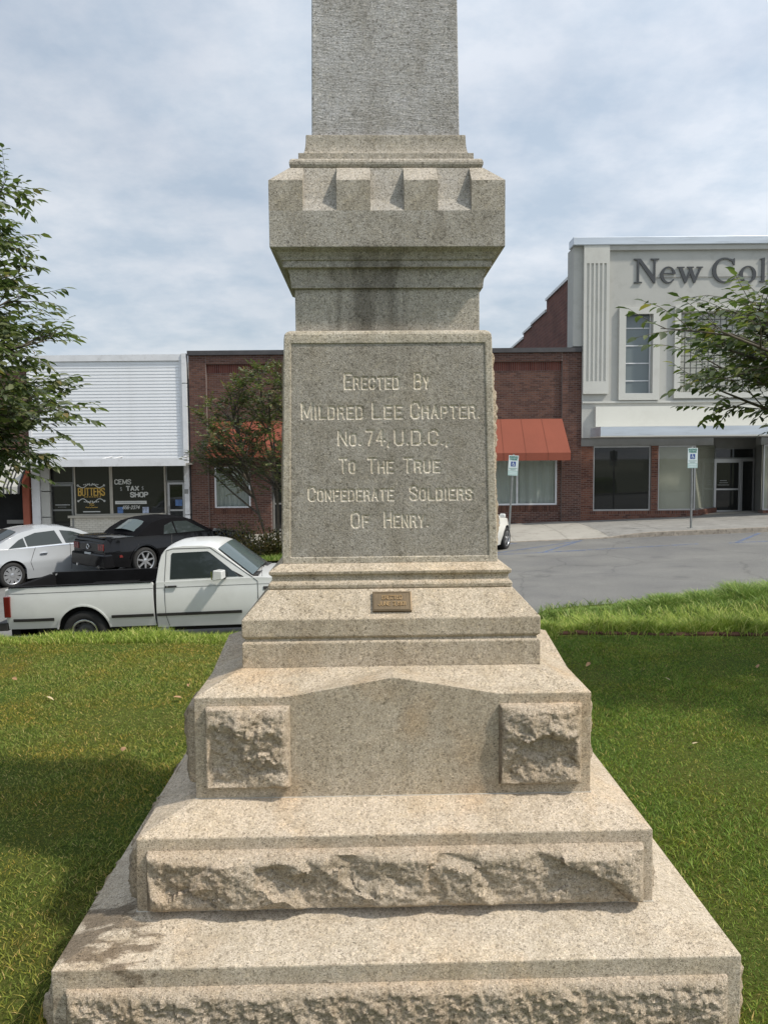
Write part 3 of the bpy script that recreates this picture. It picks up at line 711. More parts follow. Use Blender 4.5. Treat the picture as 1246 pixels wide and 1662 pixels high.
# ================================================================== BUILDINGS across the street
F = FRONT
M_BRICK = island_mat('red_brick', [(0, (.075, .038, .030)), (.3, (.105, .053, .040)), (.7, (.15, .076, .055)), (1, (.095, .046, .037))], rough=.9)
M_BRICK2 = island_mat('storefront_brick', [(0, (.09, .038, .028)), (.4, (.16, .066, .044)), (.8, (.20, .090, .060)), (1, (.065, .030, .024))], rough=.9)
M_MORT = mat('mortar', (.20, .155, .14), rough=1, var=.15, scale=3)
M_MORTD = mat('dark_mortar', (.19, .14, .12), rough=1, var=.15, scale=3)
M_PAINTB = island_mat('painted_brick', [(0, (.52, .50, .44)), (1, (.60, .58, .52))], rough=.7)
M_COPING = mat('dark_coping', (.075, .072, .075), rough=.55, var=.2, metal=.3)
M_WHITE = mat('white_metal_trim', (.66, .67, .69), rough=.45, var=.08, scale=1.5, dirt=.25)
M_SIDING = mat('white_siding', (.70, .72, .745), rough=.42, var=.05, scale=.7, dirt=.12)
M_ALU = mat('aluminium_frame', (.42, .42, .42), rough=.4, var=.06, metal=.7)
M_GREYF = mat('grey_frame', (.22, .22, .21), rough=.5, var=.1)
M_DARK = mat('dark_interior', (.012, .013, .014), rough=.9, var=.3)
M_GLD = glass_mat('shop_glass', (.020, .021, .020), 0, .02)
M_GLC = glass_mat('clear_glass', (.92, .94, .93), 0.97, .02)
M_STUC = mat('grey_stucco', (.44, .44, .415), rough=.85, var=.05, scale=.9, bump=.002, bscale=90, dirt=.18)
M_STUCW = mat('pale_stucco', (.54, .54, .505), rough=.8, var=.04, scale=.8, bump=.0015, bscale=90, dirt=.15)
M_SIGNW = mat('white_sign_band', (.66, .655, .60), rough=.6, var=.03, scale=.6, dirt=.1)
M_GALV = mat('galvanised_coping', (.55, .60, .66), rough=.38, var=.10, scale=1.2, metal=.35, stretch=(.4, 1, 6), dirt=.35)
M_AWN = mat('orange_canvas', (.222, .058, .032), rough=.85, var=.07, scale=1.0, bump=.002, bscale=30)
M_CURT = mat('grey_curtain', (.42, .43, .41), rough=.95, var=.10, scale=2, stretch=(6, 1, .3))
M_BLIND = mat('beige_blind', (.46, .43, .36), rough=.9, var=.05, scale=1)
M_LETT = mat('dark_grey_letters', (.045, .050, .056), rough=.6, var=.1)

def bricks(mb, x0, x1, z0, z1, y, holes=(), soldier=(), d=.007, bw=.203, bh=.0677, j=.017):
    """real bricks in running bond standing proud of the mortar plane at y; holes = (x0,x1,z0,z1)"""
    nz = int(round((z1-z0)/bh)); bh_ = (z1-z0)/nz
    r = random.Random(int(x0*100)+int(z0*10))
    def one(a, b, c_, e):
        if b-a < .02: return
        for h in holes:
            if a < h[1]-.004 and b > h[0]+.004 and c_ < h[3]-.02 and e > h[2]+.02:
                if a < h[0]-.02: one(a, h[0], c_, e)
                if b > h[1]+.02: one(h[1], b, c_, e)
                return
        p = y - d - r.uniform(-.003, .003)
        mb.add([(a,p,c_),(b,p,c_),(b,y,c_),(a,y,c_),(a,p,e),(b,p,e),(b,y,e),(a,y,e)], [(4,5,6,7),(0,1,5,4),(1,2,6,5),(3,0,4,7),(0,3,2,1)])
    for k in range(nz):
        zb = z0+k*bh_; 
        if any(s0 <= zb+bh_/2 <= s1 for s0, s1 in soldier): continue
        x = x0 - (bw/2 if k % 2 else 0)
        while x < x1:
            one(max(x, x0)+j/2, min(x+bw, x1)-j/2, zb+j/2, zb+bh_-j/2); x += bw
    for s0, s1 in soldier:
        x = x0
        while x < x1-.01: one(x+j/2, min(x+bh, x1)-j/2, s0+j/2, s1-j/2); x += bh
def brick_part(parent, x0, x1, z0, z1, y, holes=(), soldier=(), m_=None, name='brickwork', **k):
    mb = MB(); bricks(mb, x0, x1, z0, z1, y, holes, soldier, **k)
    o = build(mb, name, m_ or M_BRICK, parent); o['kind'] = 'stuff'; return o
def wallbox(x0, x1, z0, z1, y0, y1, holes=()):
    """wall as boxes round the holes (holes must not overlap in x)"""
    mb = MB(); xs = x0
    for h in sorted(holes):
        if h[0] > xs+1e-6: mb.box(xs, h[0], y0, y1, z0, z1)
        if h[2] > z0+1e-6: mb.box(h[0], h[1], y0, y1, z0, h[2])
        if h[3] < z1-1e-6: mb.box(h[0], h[1], y0, y1, h[3], z1)
        xs = h[1]
    if xs < x1-1e-6: mb.box(xs, x1, y0, y1, z0, z1)
    return mb
def frame_mb(x0, x1, z0, z1, y0, y1, w):
    mb = MB(); mb.box(x0, x0+w, y0, y1, z0, z1); mb.box(x1-w, x1, y0, y1, z0, z1)
    mb.box(x0+w, x1-w, y0, y1, z0, z0+w); mb.box(x0+w, x1-w, y0, y1, z1-w, z1); return mb
def window(parent, x0, x1, z0, z1, y, fm=None, gm=None, w=.05, mull=(), trans=(), curtain=None):
    fm = fm or M_ALU; gm = gm or M_GLD
    f = build(frame_mb(x0, x1, z0, z1, y-.03, y+.04, w), 'window', fm, parent)
    for x in mull: build(MB().box(x-w*.5, x+w*.5, y-.028, y+.035, z0+w, z1-w), 'mullion', fm, f)
    for z in trans: build(MB().box(x0+w, x1-w, y-.026, y+.033, z-w*.4, z+w*.4), 'transom', fm, f)
    build(MB().box(x0+w, x1-w, y, y+.006, z0+w, z1-w), 'pane', gm, f)
    return f
def curtain(parent, x0, x1, z0, z1, y, m_, amp=.03, wl=.16, name='curtain'):
    n = int((x1-x0)/.02); mb = MB(); vs = []; 
    for i in range(n+1):
        x = x0+(x1-x0)*i/n; yy = y+amp*(math.sin(x/wl*6.28)+.5*math.sin(x/wl*2.9+1))
        vs += [(x, yy, z0), (x, yy+.3*amp*math.sin(x*9), z1)]
    mb.add(vs, [(2*i, 2*i+2, 2*i+3, 2*i+1) for i in range(n)])
    return build(mb, name, m_, parent, smooth=True)

def zs(x): return zpave(x, 27.9)
# ---------------------------------------------------------------- white sided shop
xl, xr = FX(48, 700), FX(298.5, 700)
wb = thing('sided_shop', ((xl+xr)/2, F, zs(-10)), 'white shop front with horizontal siding above two lettered display windows', 'shop building')
ztop, zf, zsid0 = FZ(200, 577), FZ(200, 586), FZ(200, 744)
zg = zs(-10)-.15
build(wallbox(xl-.0, xr, FZ(200, 757), ztop-.02, F+.02, F+.3), 'wall', M_STUCW, wb)
build(MB().box(xl, xr, F+.3, F+12, zg-.3, ztop-.15), 'building_body', M_STUC, wb)
build(MB().box(xl-.02, xr+.0, F-.06, F+.35, zf-.005, ztop+.02), 'coping', M_WHITE, wb)
nb = 30; bh = (zf-.01-zsid0)/nb; me = None
for i in range(nb):
    z = zsid0+i*bh
    if me is None:
        W2 = (xr-xl)/2-.10
        mb = MB(); mb.add([(-W2,-.026,0),(W2,-.026,0),(W2,-.012,bh-.004),(-W2,-.012,bh-.004),(-W2,.0,0),(W2,.0,0),(W2,0,bh-.004),(-W2,0,bh-.004),(-W2,-.018,-.006),(W2,-.018,-.006)],
             [(0,1,2,3),(8,9,1,0),(0,3,7,4),(1,5,6,2),(3,2,6,7),(8,4,5,9)])
        o = build(mb, 'siding_board', M_SIDING, wb, world=False); me = o.data
    else: o = mk('siding_board', me, None, wb)
    o.location = (.0+.006*math.sin(i*3.7), F+.018-wb.location.y, z-wb.location.z); o.rotation_euler.y = .0007*math.sin(i*2.2)
build(MB().box(xl, xl+.1, F-.045, F+.02, zsid0, zf), 'corner_trim', M_WHITE, wb)
build(MB().box(xr-.1, xr, F-.045, F+.02, zsid0, zf), 'corner_trim', M_WHITE, wb)
# flat metal canopy
zc0, zc1 = FZ(170, 757, 26.9), FZ(170, 746, 26.9)
xcl, xcr = FX(36, 750, 26.9), FX(301, 750, 26.9)
cn = build(MB().box(xcl, xcr, 26.9, 26.95, zc0, zc1), 'canopy', M_WHITE, wb)
build(MB().box(xcl, xcr, 26.952, F+.0, zc0+.03, zc0+.09), 'canopy_soffit', M_GREYF, cn)
build(MB().box(xcl, xcr, 26.90, 26.99, zc1+.001, zc1+.045), 'canopy_lip', M_SIDING, cn)
for px in (165, 182, 70, 290):
    x = FX(px, 745, 27.3); build(MB().tube((x, 26.96, zc1), (x+.12, F, zc1+.10), .022), 'bracket', M_WHITE, cn)
# storefront recessed
Y2 = F+.25
zt_ = zc0+.05; zb_ = zs(-9)
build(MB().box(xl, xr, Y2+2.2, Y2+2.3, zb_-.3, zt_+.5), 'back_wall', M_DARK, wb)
build(MB().box(xl, xr, F+.02, Y2+2.2, zt_, zt_+.08), 'storefront_ceiling', M_GREYF, wb)
x0, x1 = FX(52, 800), FX(65, 800)
p_ = build(MB().box(x0, x1, F-.01, F+.2, zb_-.3, zt_), 'pier', M_WHITE, wb)
for (a, b_, z0_, z1_) in ((66, 80, 758, 797), (66, 80, 798.5, 839), (66, 80, 840.5, 875)):
    build(MB().box(FX(a, 800), FX(b_, 800)+.0, F+.05, F+.16, FZ(70, z1_), FZ(70, z0_)), 'panel', M_STUC, wb)
def shop_door(parent, xa, xb, zt, zb, y, fm, midz, gm=M_GLD, w=.07, hinge=1):
    d = build(frame_mb(xa, xb, zb, zt, y-.035, y+.035, w), 'door', fm, parent)
    build(MB().box(xa+w, xb-w, y-.030, y+.03, midz-.03, midz+.03), 'push_rail', fm, d)
    build(MB().box(xa+w, xb-w, y-.004, y+.004, zb+w, zt-w), 'pane', gm, d)
    hx = xb-w*.5 if hinge > 0 else xa+w*.5
    build(MB().tube((hx, y-.08, midz-.12), (hx, y-.08, midz+.16), .014), 'handle', M_ALU, d)
    return d
M_ALD = mat('dull_aluminium', (.20, .205, .20), rough=.45, var=.1, metal=.4)
XA, XB = FX(81, 800, Y2), FX(121, 800, Y2)
zD = FZ(100, 786, Y2)
d1 = shop_door(wb, XA+.03, XB-.03, zD, zs(XA)+.0, Y2, M_ALD, FZ(100, 828, Y2))
window(wb, XA, XB, zD+.04, zt_, Y2, M_ALD, w=.03)
XM0, XM1, XE = FX(121.5, 800, Y2), FX(181, 800, Y2), FX(270, 800, Y2)
zsl = FZ(180, 836, Y2)
M_CREAM = mat('cream_frame', (.38, .36, .31), rough=.6, var=.08)
w1 = window(wb, XM0, XM1, zsl, zt_, Y2, M_CREAM, w=.05)
w2 = window(wb, XM1+.002, XE, zsl, zt_, Y2, M_CREAM, w=.06)
brick_part(wb, FX(115, 850, Y2), XE, zs(-9)-.1, zsl-.10, Y2-.02, m_=M_PAINTB, name='painted_bulkhead', bh=.075)
build(MB().box(FX(115, 850, Y2), XE, Y2-.02, Y2+.15, zs(-9)-.2, zsl-.09), 'bulkhead', M_CREAM, wb)
build(MB().box(FX(113, 850, Y2), XE+.02, Y2-.12, Y2+.12, zsl-.089, zsl-.002), 'sill', M_CREAM, wb)
d2 = shop_door(wb, FX(273, 800, Y2), FX(300, 800, Y2)+.0, zD+.03, zs(-7.5), Y2, M_ALU, FZ(285, 828, Y2), hinge=-1)
window(wb, FX(271, 800, Y2), FX(300, 800, Y2), zD+.07, zt_, Y2, M_ALD, w=.03)
# lettering on the glass
M_GOLD = mat('gold_lettering', (.52, .33, .06), rough=.5, var=.25, scale=6)
M_WLET = mat('white_lettering', (.55, .56, .54), rough=.6, var=.05)
M_WDIM = mat('faded_white_lettering', (.30, .31, .31), rough=.7, var=.15, scale=20)
YL = Y2-.012
def wx(px): return FX(px, 800, Y2)
def wz(py): return FZ(150, py, Y2)
def ktxt(parent, s, a, b_, zt1, zb1, hw, m_, slant=0, name='lettering', gap=.24):
    return build(text_mb(MB(), s, wx(a), wx(b_), wz(zb1), wz(zt1), hw, YL, .008, slant=slant, gap=gap), name, m_, parent)
ktxt(w1, 'BUTTERS', 128, 170, 792.5, 804, .020, M_GOLD)
mb = MB()
for i in range(7): 
    x = wx(137+i*4.1); mb.stroke((x, wz(806.5)), (x+.05, wz(806.5)), .012, YL, .006)
build(mb, 'small_lettering', M_GOLD, w1)
def scroll(z, sgn):
    mb = MB(); cx_ = wx(148.5)
    for sx in (-1, 1):
        pts = [(cx_+sx*(.02+.46*k/14), z+sgn*(.075*math.sin(k/14*3.14*1.9+.9)*(1-.35*k/14))) for k in range(15)]
        for a, b_ in zip(pts[:-1], pts[1:]): mb.stroke(a, b_, .013, YL, .006)
        for k in range(4): mb.stroke((cx_+sx*(.03+.07*k), z+sgn*(.02+.03*(k % 2))), (cx_+sx*(.06+.07*k), z+sgn*(.10-.015*k)), .014, YL, .006)
        e = pts[-1]
        for k in range(6):
            a0, a1 = k*1.0, (k+1)*1.0
            mb.stroke((e[0]+sx*.03*math.sin(a0), e[1]+sgn*.03*math.cos(a0)), (e[0]+sx*.03*math.sin(a1), e[1]+sgn*.03*math.cos(a1)), .009, YL, .006)
    build(mb, 'scroll_ornament', M_WLET, w1)
scroll(wz(789), 1); scroll(wz(812), -1)
mb = MB()
for (a, b_, y_) in ((145, 153, 817.5), (146, 154, 820), (139, 159, 823.5)):
    n = max(3, int((b_-a)/2.2))
    for i in range(n): x = wx(a+(b_-a)*i/n); mb.stroke((x, wz(y_)+.01*math.sin(i*2)), (x+.03, wz(y_)+.015*math.cos(i*3)), .011, YL, .006)
build(mb, 'small_lettering', M_GOLD, w1)
mb = MB()
for i in range(12): x = wx(135+i*2.3); mb.stroke((x, wz(830.5)), (x+.036, wz(830.5)), .018, YL, .006)
build(mb, 'small_lettering', M_WLET, w1)
ktxt(w2, 'CEMS', 187.5, 213, 779, 786, .017, M_WLET)
ktxt(w2, 'TAX', 206, 225.5, 790, 796.5, .020, M_WLET)
ktxt(w2, 'SHOP', 212.5, 240, 800, 807, .020, M_WLET)
ktxt(w2, '$', 196, 198.5, 791, 797, .008, M_WDIM); ktxt(w2, '$', 231, 233.5, 790, 796, .008, M_WDIM)
build(MB().box(wx(187), wx(238), YL-.001, YL+.008, wz(818.5), wz(813.5)), 'white_strip', M_WLET, w2)
mb = MB()
for i in range(16): x = wx(190+i*2.9); mb.stroke((x, wz(816)), (x+.04, wz(816)), .012, YL-.004, .003)
build(mb, 'strip_lettering', mat('strip_print', (.30, .32, .33), rough=.7), w2)
ktxt(w2, '656-2374', 199, 226, 821.5, 826.5, .009, M_WLET, slant=.25)
M_BLUEP = mat('blue_poster', (.08, .16, .36), rough=.6, var=.5, scale=9)
M_PALEP = mat('pale_poster', (.35, .40, .52), rough=.6, var=.5, scale=11)
build(MB().box(wx(190.5), wx(199.5), YL, YL+.006, wz(833.5), wz(823.5)), 'poster', M_BLUEP, w2)
build(MB().box(wx(231), wx(241), YL, YL+.006, wz(834), wz(823.5)), 'poster', M_PALEP, w2)
mb = MB()
for i in range(10): x = wx(90.5+i*2.4); mb.stroke((x, wz(819)), (x+.035, wz(819)), .017, YL-.03, .006)
for i in range(6): x = wx(95+i*2.3); mb.stroke((x, wz(822.5)), (x+.03, wz(822.5)), .008, YL-.03, .006)
build(mb, 'small_lettering', M_WDIM, d1)
build(MB().box(wx(285), wx(296), YL-.03, YL-.02, wz(822), wz(812)), 'poster', M_BLUEP, d2)
# white pier with panel joints at the right
xp0, xp1 = FX(299.5, 700), FX(303.5, 700)+.12
for (a, b_) in ((574, 622), (623, 738), (739, 835), (836, 880)):
    build(MB().box(FX(298, 700)+.01, FX(308.5, 800), F-.10, F+.2, FZ(302, b_)+.006, FZ(302, a)), 'pier_panel', M_WHITE, wb)
npl = build(MB().box(FX(301, 797), FX(307, 797), F-.115, F-.102, FZ(303, 801), FZ(303, 794)), 'number_plate', M_GREYF, wb)
mb = MB()
for i in range(3): x = FX(302+i*1.7, 797); mb.stroke((x, FZ(303, 799)), (x, FZ(303, 796)), .008, F-.118, .003)
build(mb, 'number', M_WDIM, npl)

# ---------------------------------------------------------------- far left shop with striped awning
fl = thing('striped_awning_shop', (xl-4, F, zs(-15)), 'brick shop at the far left edge with grey striped awning over a dark front', 'shop building')
xfl = -24.0
zft = FZ(10, 600)
build(MB().box(xfl, xl-.02, F+.02, F+12, FZ(10, 757), zft), 'wall', M_MORTD, fl)
brick_part(fl, -17.5, xl-.02, FZ(10, 757), zft, F+.018)
build(MB().box(xfl, xl-.01, F-.05, F+.3, zft, zft+.12), 'coping', M_COPING, fl)
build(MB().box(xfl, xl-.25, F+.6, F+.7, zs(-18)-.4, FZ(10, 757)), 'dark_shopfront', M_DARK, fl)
build(MB().box(FX(5, 840), FX(36, 840), F+.3, F+.36, FZ(10, 851), FZ(10, 845)), 'window_rail', M_GREYF, fl)
M_TERRA = mat('terracotta_pier', (.30, .085, .05), rough=.7, var=.1, scale=3)
build(MB().box(FX(38, 800), FX(48.5, 800)-.005, F-.06, F+.3, zs(-13)-.3, FZ(40, 758)), 'pier', M_TERRA, fl)
M_AS1 = mat('pale_canvas', (.40, .395, .36), rough=.9); M_AS2 = mat('charcoal_stripe', (.03, .03, .033), rough=.9)
xa0, xa1 = -17.0, FX(37, 760, 27.2)
zt1, zt0 = FZ(10, 735), FZ(10, 790, 26.9)
n = 66; 
for i in range(n):
    a = xa0+(xa1-xa0)*i/n; b_ = xa0+(xa1-xa0)*(i+1)/n
    dark = (i % 4) in (1,)
    if dark or i % 4 == 3 and i % 8 == 3: m_ = M_AS2
    else: m_ = M_AS1
    wdt = (b_-a); 
    if m_ is M_AS2: a2, b2_ = a, a+wdt*.55
    mb = MB()
    z_ = -.001*(i % 2)
    mb.add([(a, F-.02, zt1), (b_, F-.02, zt1), (b_, 26.9, zt0), (a, 26.9, zt0), (a, 26.88, zt0-.24-.02*(i % 2)), (b_, 26.88, zt0-.24-.02*(i % 2)),
            (a, F-.02, zt1-.02), (b_, F-.02, zt1-.02), (b_, 26.93, zt0-.02), (a, 26.93, zt0-.02), (a, 26.90, zt0-.24-.02*(i % 2)), (b_, 26.90, zt0-.24-.02*(i % 2))],
           [(3,2,1,0), (4,5,2,3), (6,7,8,9), (9,8,11,10), (0,6,9,3), (1,2,8,7), (3,9,10,4), (2,5,11,8), (4,10,11,5)])
    build(mb, 'awning_strip', m_, fl)

# ---------------------------------------------------------------- brick building with orange awnings
bx0, bx1 = FX(309, 700), FX(942.5, 700)
bb = thing('brick_building', ((bx0+bx1)/2, F, zs(0)), 'low red brick building with two orange canvas awnings and flat dark coping', 'brick building')
zT = FZ(623, 574.5); z0b = zs(0)-.25
Lp0, Lp1 = bx0, FX(337, 700)          # left pilaster
Rp0, Rp1 = FX(911, 700), bx1
hl = (FX(347.5, 790), FX(406, 790), FZ(376, 825), FZ(376, 757))
hd = (FX(440, 790), FX(478, 790), z0b, FZ(450, 752))
hr = (FX(745, 790), FX(904, 790), FZ(850, 820), FZ(850, 742))
sol = (FZ(700, 603), FZ(700, 588))
# recessed panel top edge and wall
build(wallbox(Lp1, Rp0, z0b, zT, F+.08, F+.33, [hl, hd, hr]), 'wall', M_MORT, bb)
brick_part(bb, Lp1+.002, Rp0-.002, z0b, sol[0], F+.079, holes=[hl, hd, hr])
brick_part(bb, Lp1+.002, Rp0-.002, sol[0], sol[1], F+.079, soldier=[(sol[0], sol[1])], name='soldier_course', m_=island_mat('dark_brick', [(0, (.09, .026, .02)), (1, (.16, .05, .035))], .9))
build(MB().box(Lp1, Rp0, F-.03, F+.079, sol[1]+.002, zT), 'upper_band', M_MORT, bb)
brick_part(bb, Lp1+.002, Rp0-.002, sol[1]+.003, zT, F-.031)
for a, b_ in ((Lp0, Lp1), (Rp0, Rp1)):
    build(MB().box(a, b_, F-.028, F+.3, z0b, zT), 'pilaster', M_MORT, bb); brick_part(bb, a+.002, b_-.002, z0b, zT, F-.029)
build(MB().box(bx0-.02, bx1-.03, F-.12, F+.4, zT+.002, zT+.16), 'coping', M_COPING, bb)
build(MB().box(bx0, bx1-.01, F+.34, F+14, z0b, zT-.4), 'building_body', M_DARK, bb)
wl = window(bb, *hl[:2], hl[2], hl[3], F+.12, M_WHITE, M_GLC, w=.06)
curtain(bb, hl[0]+.02, hl[1]-.02, hl[2], hl[3], F+.24, M_CURT)
wr = window(bb, *hr[:2], hr[2], hr[3], F+.12, M_WHITE, M_GLC, w=.06, mull=[FX(839.5, 790)])
curtain(bb, hr[0]+.02, hr[1]-.02, hr[2], hr[3], F+.25, M_CURT, amp=.035, wl=.3)
for h in (hl, hr):
    brick_part(bb, h[0]-.05, h[1]+.05, h[2]-.22, h[2]-.005, F+.060, soldier=[(h[2]-.22, h[2]-.005)], name='sill_course')
shop_door(bb, hd[0]+.02, hd[0]+1.0, hd[3]-.05, z0b+.2, F+.28, M_GREYF, z0b+1.2)
def awning(parent, xa, xb, zt, zb, zv, y_out, flare=.1):
    mb = MB(); n = 16
    for i in range(n):
        a = xa+(xb-xa)*i/n; b_ = xa+(xb-xa)*(i+1)/n
        fa = xa-flare+(xb-xa+2*flare)*i/n; fb = xa-flare+(xb-xa+2*flare)*(i+1)/n
        s = lambda t: .012*math.sin(t*math.pi*4)
        mb.add([(a, F-.03, zt), (b_, F-.03, zt), (fb, y_out, zb), (fa, y_out, zb), (fa, y_out-.005, zv), (fb, y_out-.005, zv), (fa, y_out+.01, zv), (fb, y_out+.01, zv), (fa, y_out+.012, zb-.03), (fb, y_out+.012, zb-.03), (a, F-.03, zt-.03), (b_, F-.03, zt-.03)],
               [(3,2,1,0), (4,5,2,3), (6,7,5,4), (8,9,7,6), (10,11,9,8)])
    o = build(mb, 'awning', M_AWN, parent, fix=False)
    for x, xo in ((xa, xa-flare), (xb, xb+flare)):
        build(MB().add([(x, F-.03, zt), (xo, y_out, zb), (xo, y_out-.002, zv), (x, F-.03, zv), (x*1.0+.006, F-.03, zt), (xo+.006, y_out, zb), (xo+.006, y_out, zv), (x+.006, F-.03, zv)],
              [(0,1,2,3), (7,6,5,4), (0,4,5,1), (1,5,6,2), (2,6,7,3), (3,7,4,0)]), 'awning_side', M_AWN, o)
    for i in range(1, 5):
        f_ = i/5; xa_ = xa+(xb-xa)*f_; xf = xa-flare+(xb-xa+2*flare)*f_
        build(MB().add([(xa_-.012, F-.034, zt+.004), (xa_+.012, F-.034, zt+.004), (xf+.012, y_out-.004, zb+.004), (xf-.012, y_out-.004, zb+.004), (xf-.012, y_out-.010, zv), (xf+.012, y_out-.010, zv)], [(3,2,1,0),(4,5,2,3)]), 'awning_seam', M_AWN2, o)
    return o
M_AWN2 = mat('faded_canvas_seam', (.17, .046, .026), rough=.9)
yo = 27.05
awning(bb, FX(347, 690), FX(489, 690), FZ(400, 684), FZ(400, 734.5, yo), FZ(400, 742.5, yo), yo)
awning(bb, FX(745, 690), FX(911, 690), FZ(860, 680), FZ(860, 735, yo), FZ(860, 747.5, yo), yo)

# ---------------------------------------------------------------- grey two-storey building
gx0, gx1 = FX(943, 600), 22.0
gb = thing('stucco_building', ((gx0+gx1)/2, F, zs(12)), 'tall pale grey stucco building with fluted corner pilaster and large dark sign letters', 'commercial building')
zcop1, zcop0 = FZ(930, 388), FZ(930, 401)
zlow = FZ(943, 711)
GY = F-.10
hw1 = (FX(1012, 560), FX(1055.5, 560), FZ(1030, 640), FZ(1030, 506))
hb = (FX(1101, 560), FX(1101, 560)+7.4, FZ(1200, 636), FZ(1200, 508))
build(wallbox(gx0-.0, gx1, zlow, zcop0, GY, GY+.4, [hw1, hb]), 'facade', M_STUC, gb)
build(MB().box(FX(929, 500), gx0-.003, GY+.02, GY+.9, zT+.2, zcop0), 'corner_return', M_STUC, gb)
build(MB().box(FX(927, 395), gx1, GY-.16, GY+.5, zcop0+.002, zcop1), 'metal_coping', M_GALV, gb, bevel=.02)
build(MB().box(FX(985, 400), gx1, GY-.10, GY-.001, FZ(1030, 408), zcop0-.002), 'cornice_band', M_STUC, gb)
# pilaster with five flutes
px0, px1, pz0, pz1 = FX(944, 520), FX(985, 520), FZ(960, 640), zcop0-.002
fx_ = [FX(950.5+i*6.9, 520) for i in range(5)]
mb = MB(); x_ = px0; ft, fb_ = FZ(960, 430), FZ(960, 620)
for f in fx_:
    mb.box(x_, f-.045, GY-.13, GY-.001, fb_, ft); x_ = f+.045
mb.box(x_, px1, GY-.13, GY-.001, fb_, ft); mb.box(px0, px1, GY-.13, GY-.001, ft, pz1); mb.box(px0, px1, GY-.13, GY-.001, pz0, fb_)
pil = build(mb, 'pilaster', M_STUCW, gb)
for f in fx_:
    mb = MB(); vs = []; K = 8
    for i in range(K+1):
        a = math.pi*i/K; vs += [(f-.045*math.cos(a), GY-.128+.05*math.sin(a), fb_+.002), (f-.045*math.cos(a), GY-.128+.05*math.sin(a), ft-.002)]
    mb.add(vs, [(2*i, 2*i+2, 2*i+3, 2*i+1) for i in range(K)]); build(mb, 'flute', M_STUCW, pil, smooth=True)
build(MB().box(px0, gx1, GY-.06, GY-.002, FZ(960, 655), FZ(960, 652)), 'string_course', M_STUCW, gb)
# tall window
fr1 = build(frame_mb(FX(1001.5, 560), FX(1067, 560), FZ(1030, 650), FZ(1030, 500), GY-.10, GY-.001, .24), 'window_surround', M_STUCW, gb)
M_WG = glass_mat('sky_grey_glass', (.15, .18, .19), 0, .06)  # sky reflection put into the pale blue-grey base colour
wv = window(gb, hw1[0], hw1[1], hw1[2], hw1[3], GY+.16, M_WHITE, M_WG, w=.045, trans=[FZ(1033, y_) for y_ in (532.5, 561, 589.5, 618)])
# glass block window
frb = build(frame_mb(hb[0]-.22, hb[1]+.22, hb[2]-.22, hb[3]+.25, GY-.10, GY-.001, .21), 'window_surround', M_STUCW, gb)
gw = build(MB().box(hb[0], hb[1], GY+.13, GY+.16, hb[2], hb[3]), 'block_mortar', mat('block_joint', (.10, .10, .095), rough=.8), gb)
M_GBK = mat('glass_block', (.34, .345, .31), rough=.15, var=.18, scale=3.3, bump=.004, bscale=18)
cw = .2125; rows = int(round((hb[3]-hb[2])/cw)); rh = (hb[3]-hb[2])/rows; cols = 20; me = None
for r_ in range(rows):
    for c_ in range(cols):
        lx = hb[0]+(c_+.5)*cw; lz = hb[2]+(r_+.5)*rh
        if me is None:
            mb = MB(); a = cw/2-.011; b_ = rh/2-.011
            mb.add([(-a,0,-b_),(a,0,-b_),(a,0,b_),(-a,0,b_),(-a+.02,-.02,-b_+.02),(a-.02,-.02,-b_+.02),(a-.02,-.02,b_-.02),(-a+.02,-.02,b_-.02)], [(4,5,6,7),(0,1,5,4),(1,2,6,5),(2,3,7,6),(3,0,4,7)])
            o = build(mb, 'glass_block', M_GBK, gb, world=False); me = o.data
        else: o = mk('glass_block', me, None, gb)
        o.location = Vector((lx, GY+.128, lz)) - gb.location
        o.rotation_euler = (.02*math.sin(r_*5+c_*3), 0, .02*math.sin(r_*2+c_*7))
# sign band, metal canopy
build(MB().box(FX(963, 670), gx1, GY-.17, GY-.002, FZ(1100, 692), FZ(1100, 659.5)), 'sign_band', M_SIGNW, gb)
cy = 26.4
zk0, zk1 = FZ(1000, 709, cy), FZ(1000, 692.5, cy)
xk = FX(974, 700, cy)
cn = build(MB().box(xk, gx1, cy, cy+.05, zk0+.04, zk1), 'canopy', M_GALV, gb)
build(MB().box(xk, xk+.05, cy+.052, GY-.175, zk0+.04, zk1), 'canopy_end', M_GALV, cn)
build(MB().box(xk, gx1, cy+.0, GY-.18, zk0, zk0+.037), 'canopy_soffit', M_STUCW, cn)
build(MB().box(gx0, gx1, GY+.02, GY+1.0, zlow-.02, zlow-.001), 'lintel_soffit', M_GREYF, gb)
# ground floor brick and glass
z0g = zs(9)-.3
YB = F-.02
pr0, pr1 = gx0, FX(962, 780)
mp0, mp1 = FX(1055.5, 780), FX(1067, 780)
zsill, zhead = FZ(1000, 829), FZ(1000, 724)
build(MB().box(gx0, FX(1155, 790), YB-.02, YB+.4, zhead+.004, zlow-.021), 'fascia', M_GREYF, gb)
for a, b_ in ((pr0, pr1), (mp0, mp1)):
    build(MB().box(a, b_, YB, YB+.35, zsill, zhead), 'brick_pier', M_MORTD, gb); brick_part(gb, a+.003, b_-.003, zsill, zhead, YB-.001, m_=M_BRICK2)
xr_ = FX(1130, 800)
build(MB().box(gx0, xr_, YB, YB+.35, z0g, zsill-.002), 'bulkhead', M_MORTD, gb)
brick_part(gb, gx0+.003, xr_, z0g, zsill-.13, YB-.001, m_=M_BRICK2)
brick_part(gb, gx0+.003, xr_, zsill-.13, zsill-.003, YB-.001, m_=M_BRICK2, soldier=[(zsill-.13, zsill-.003)], name='sill_course')
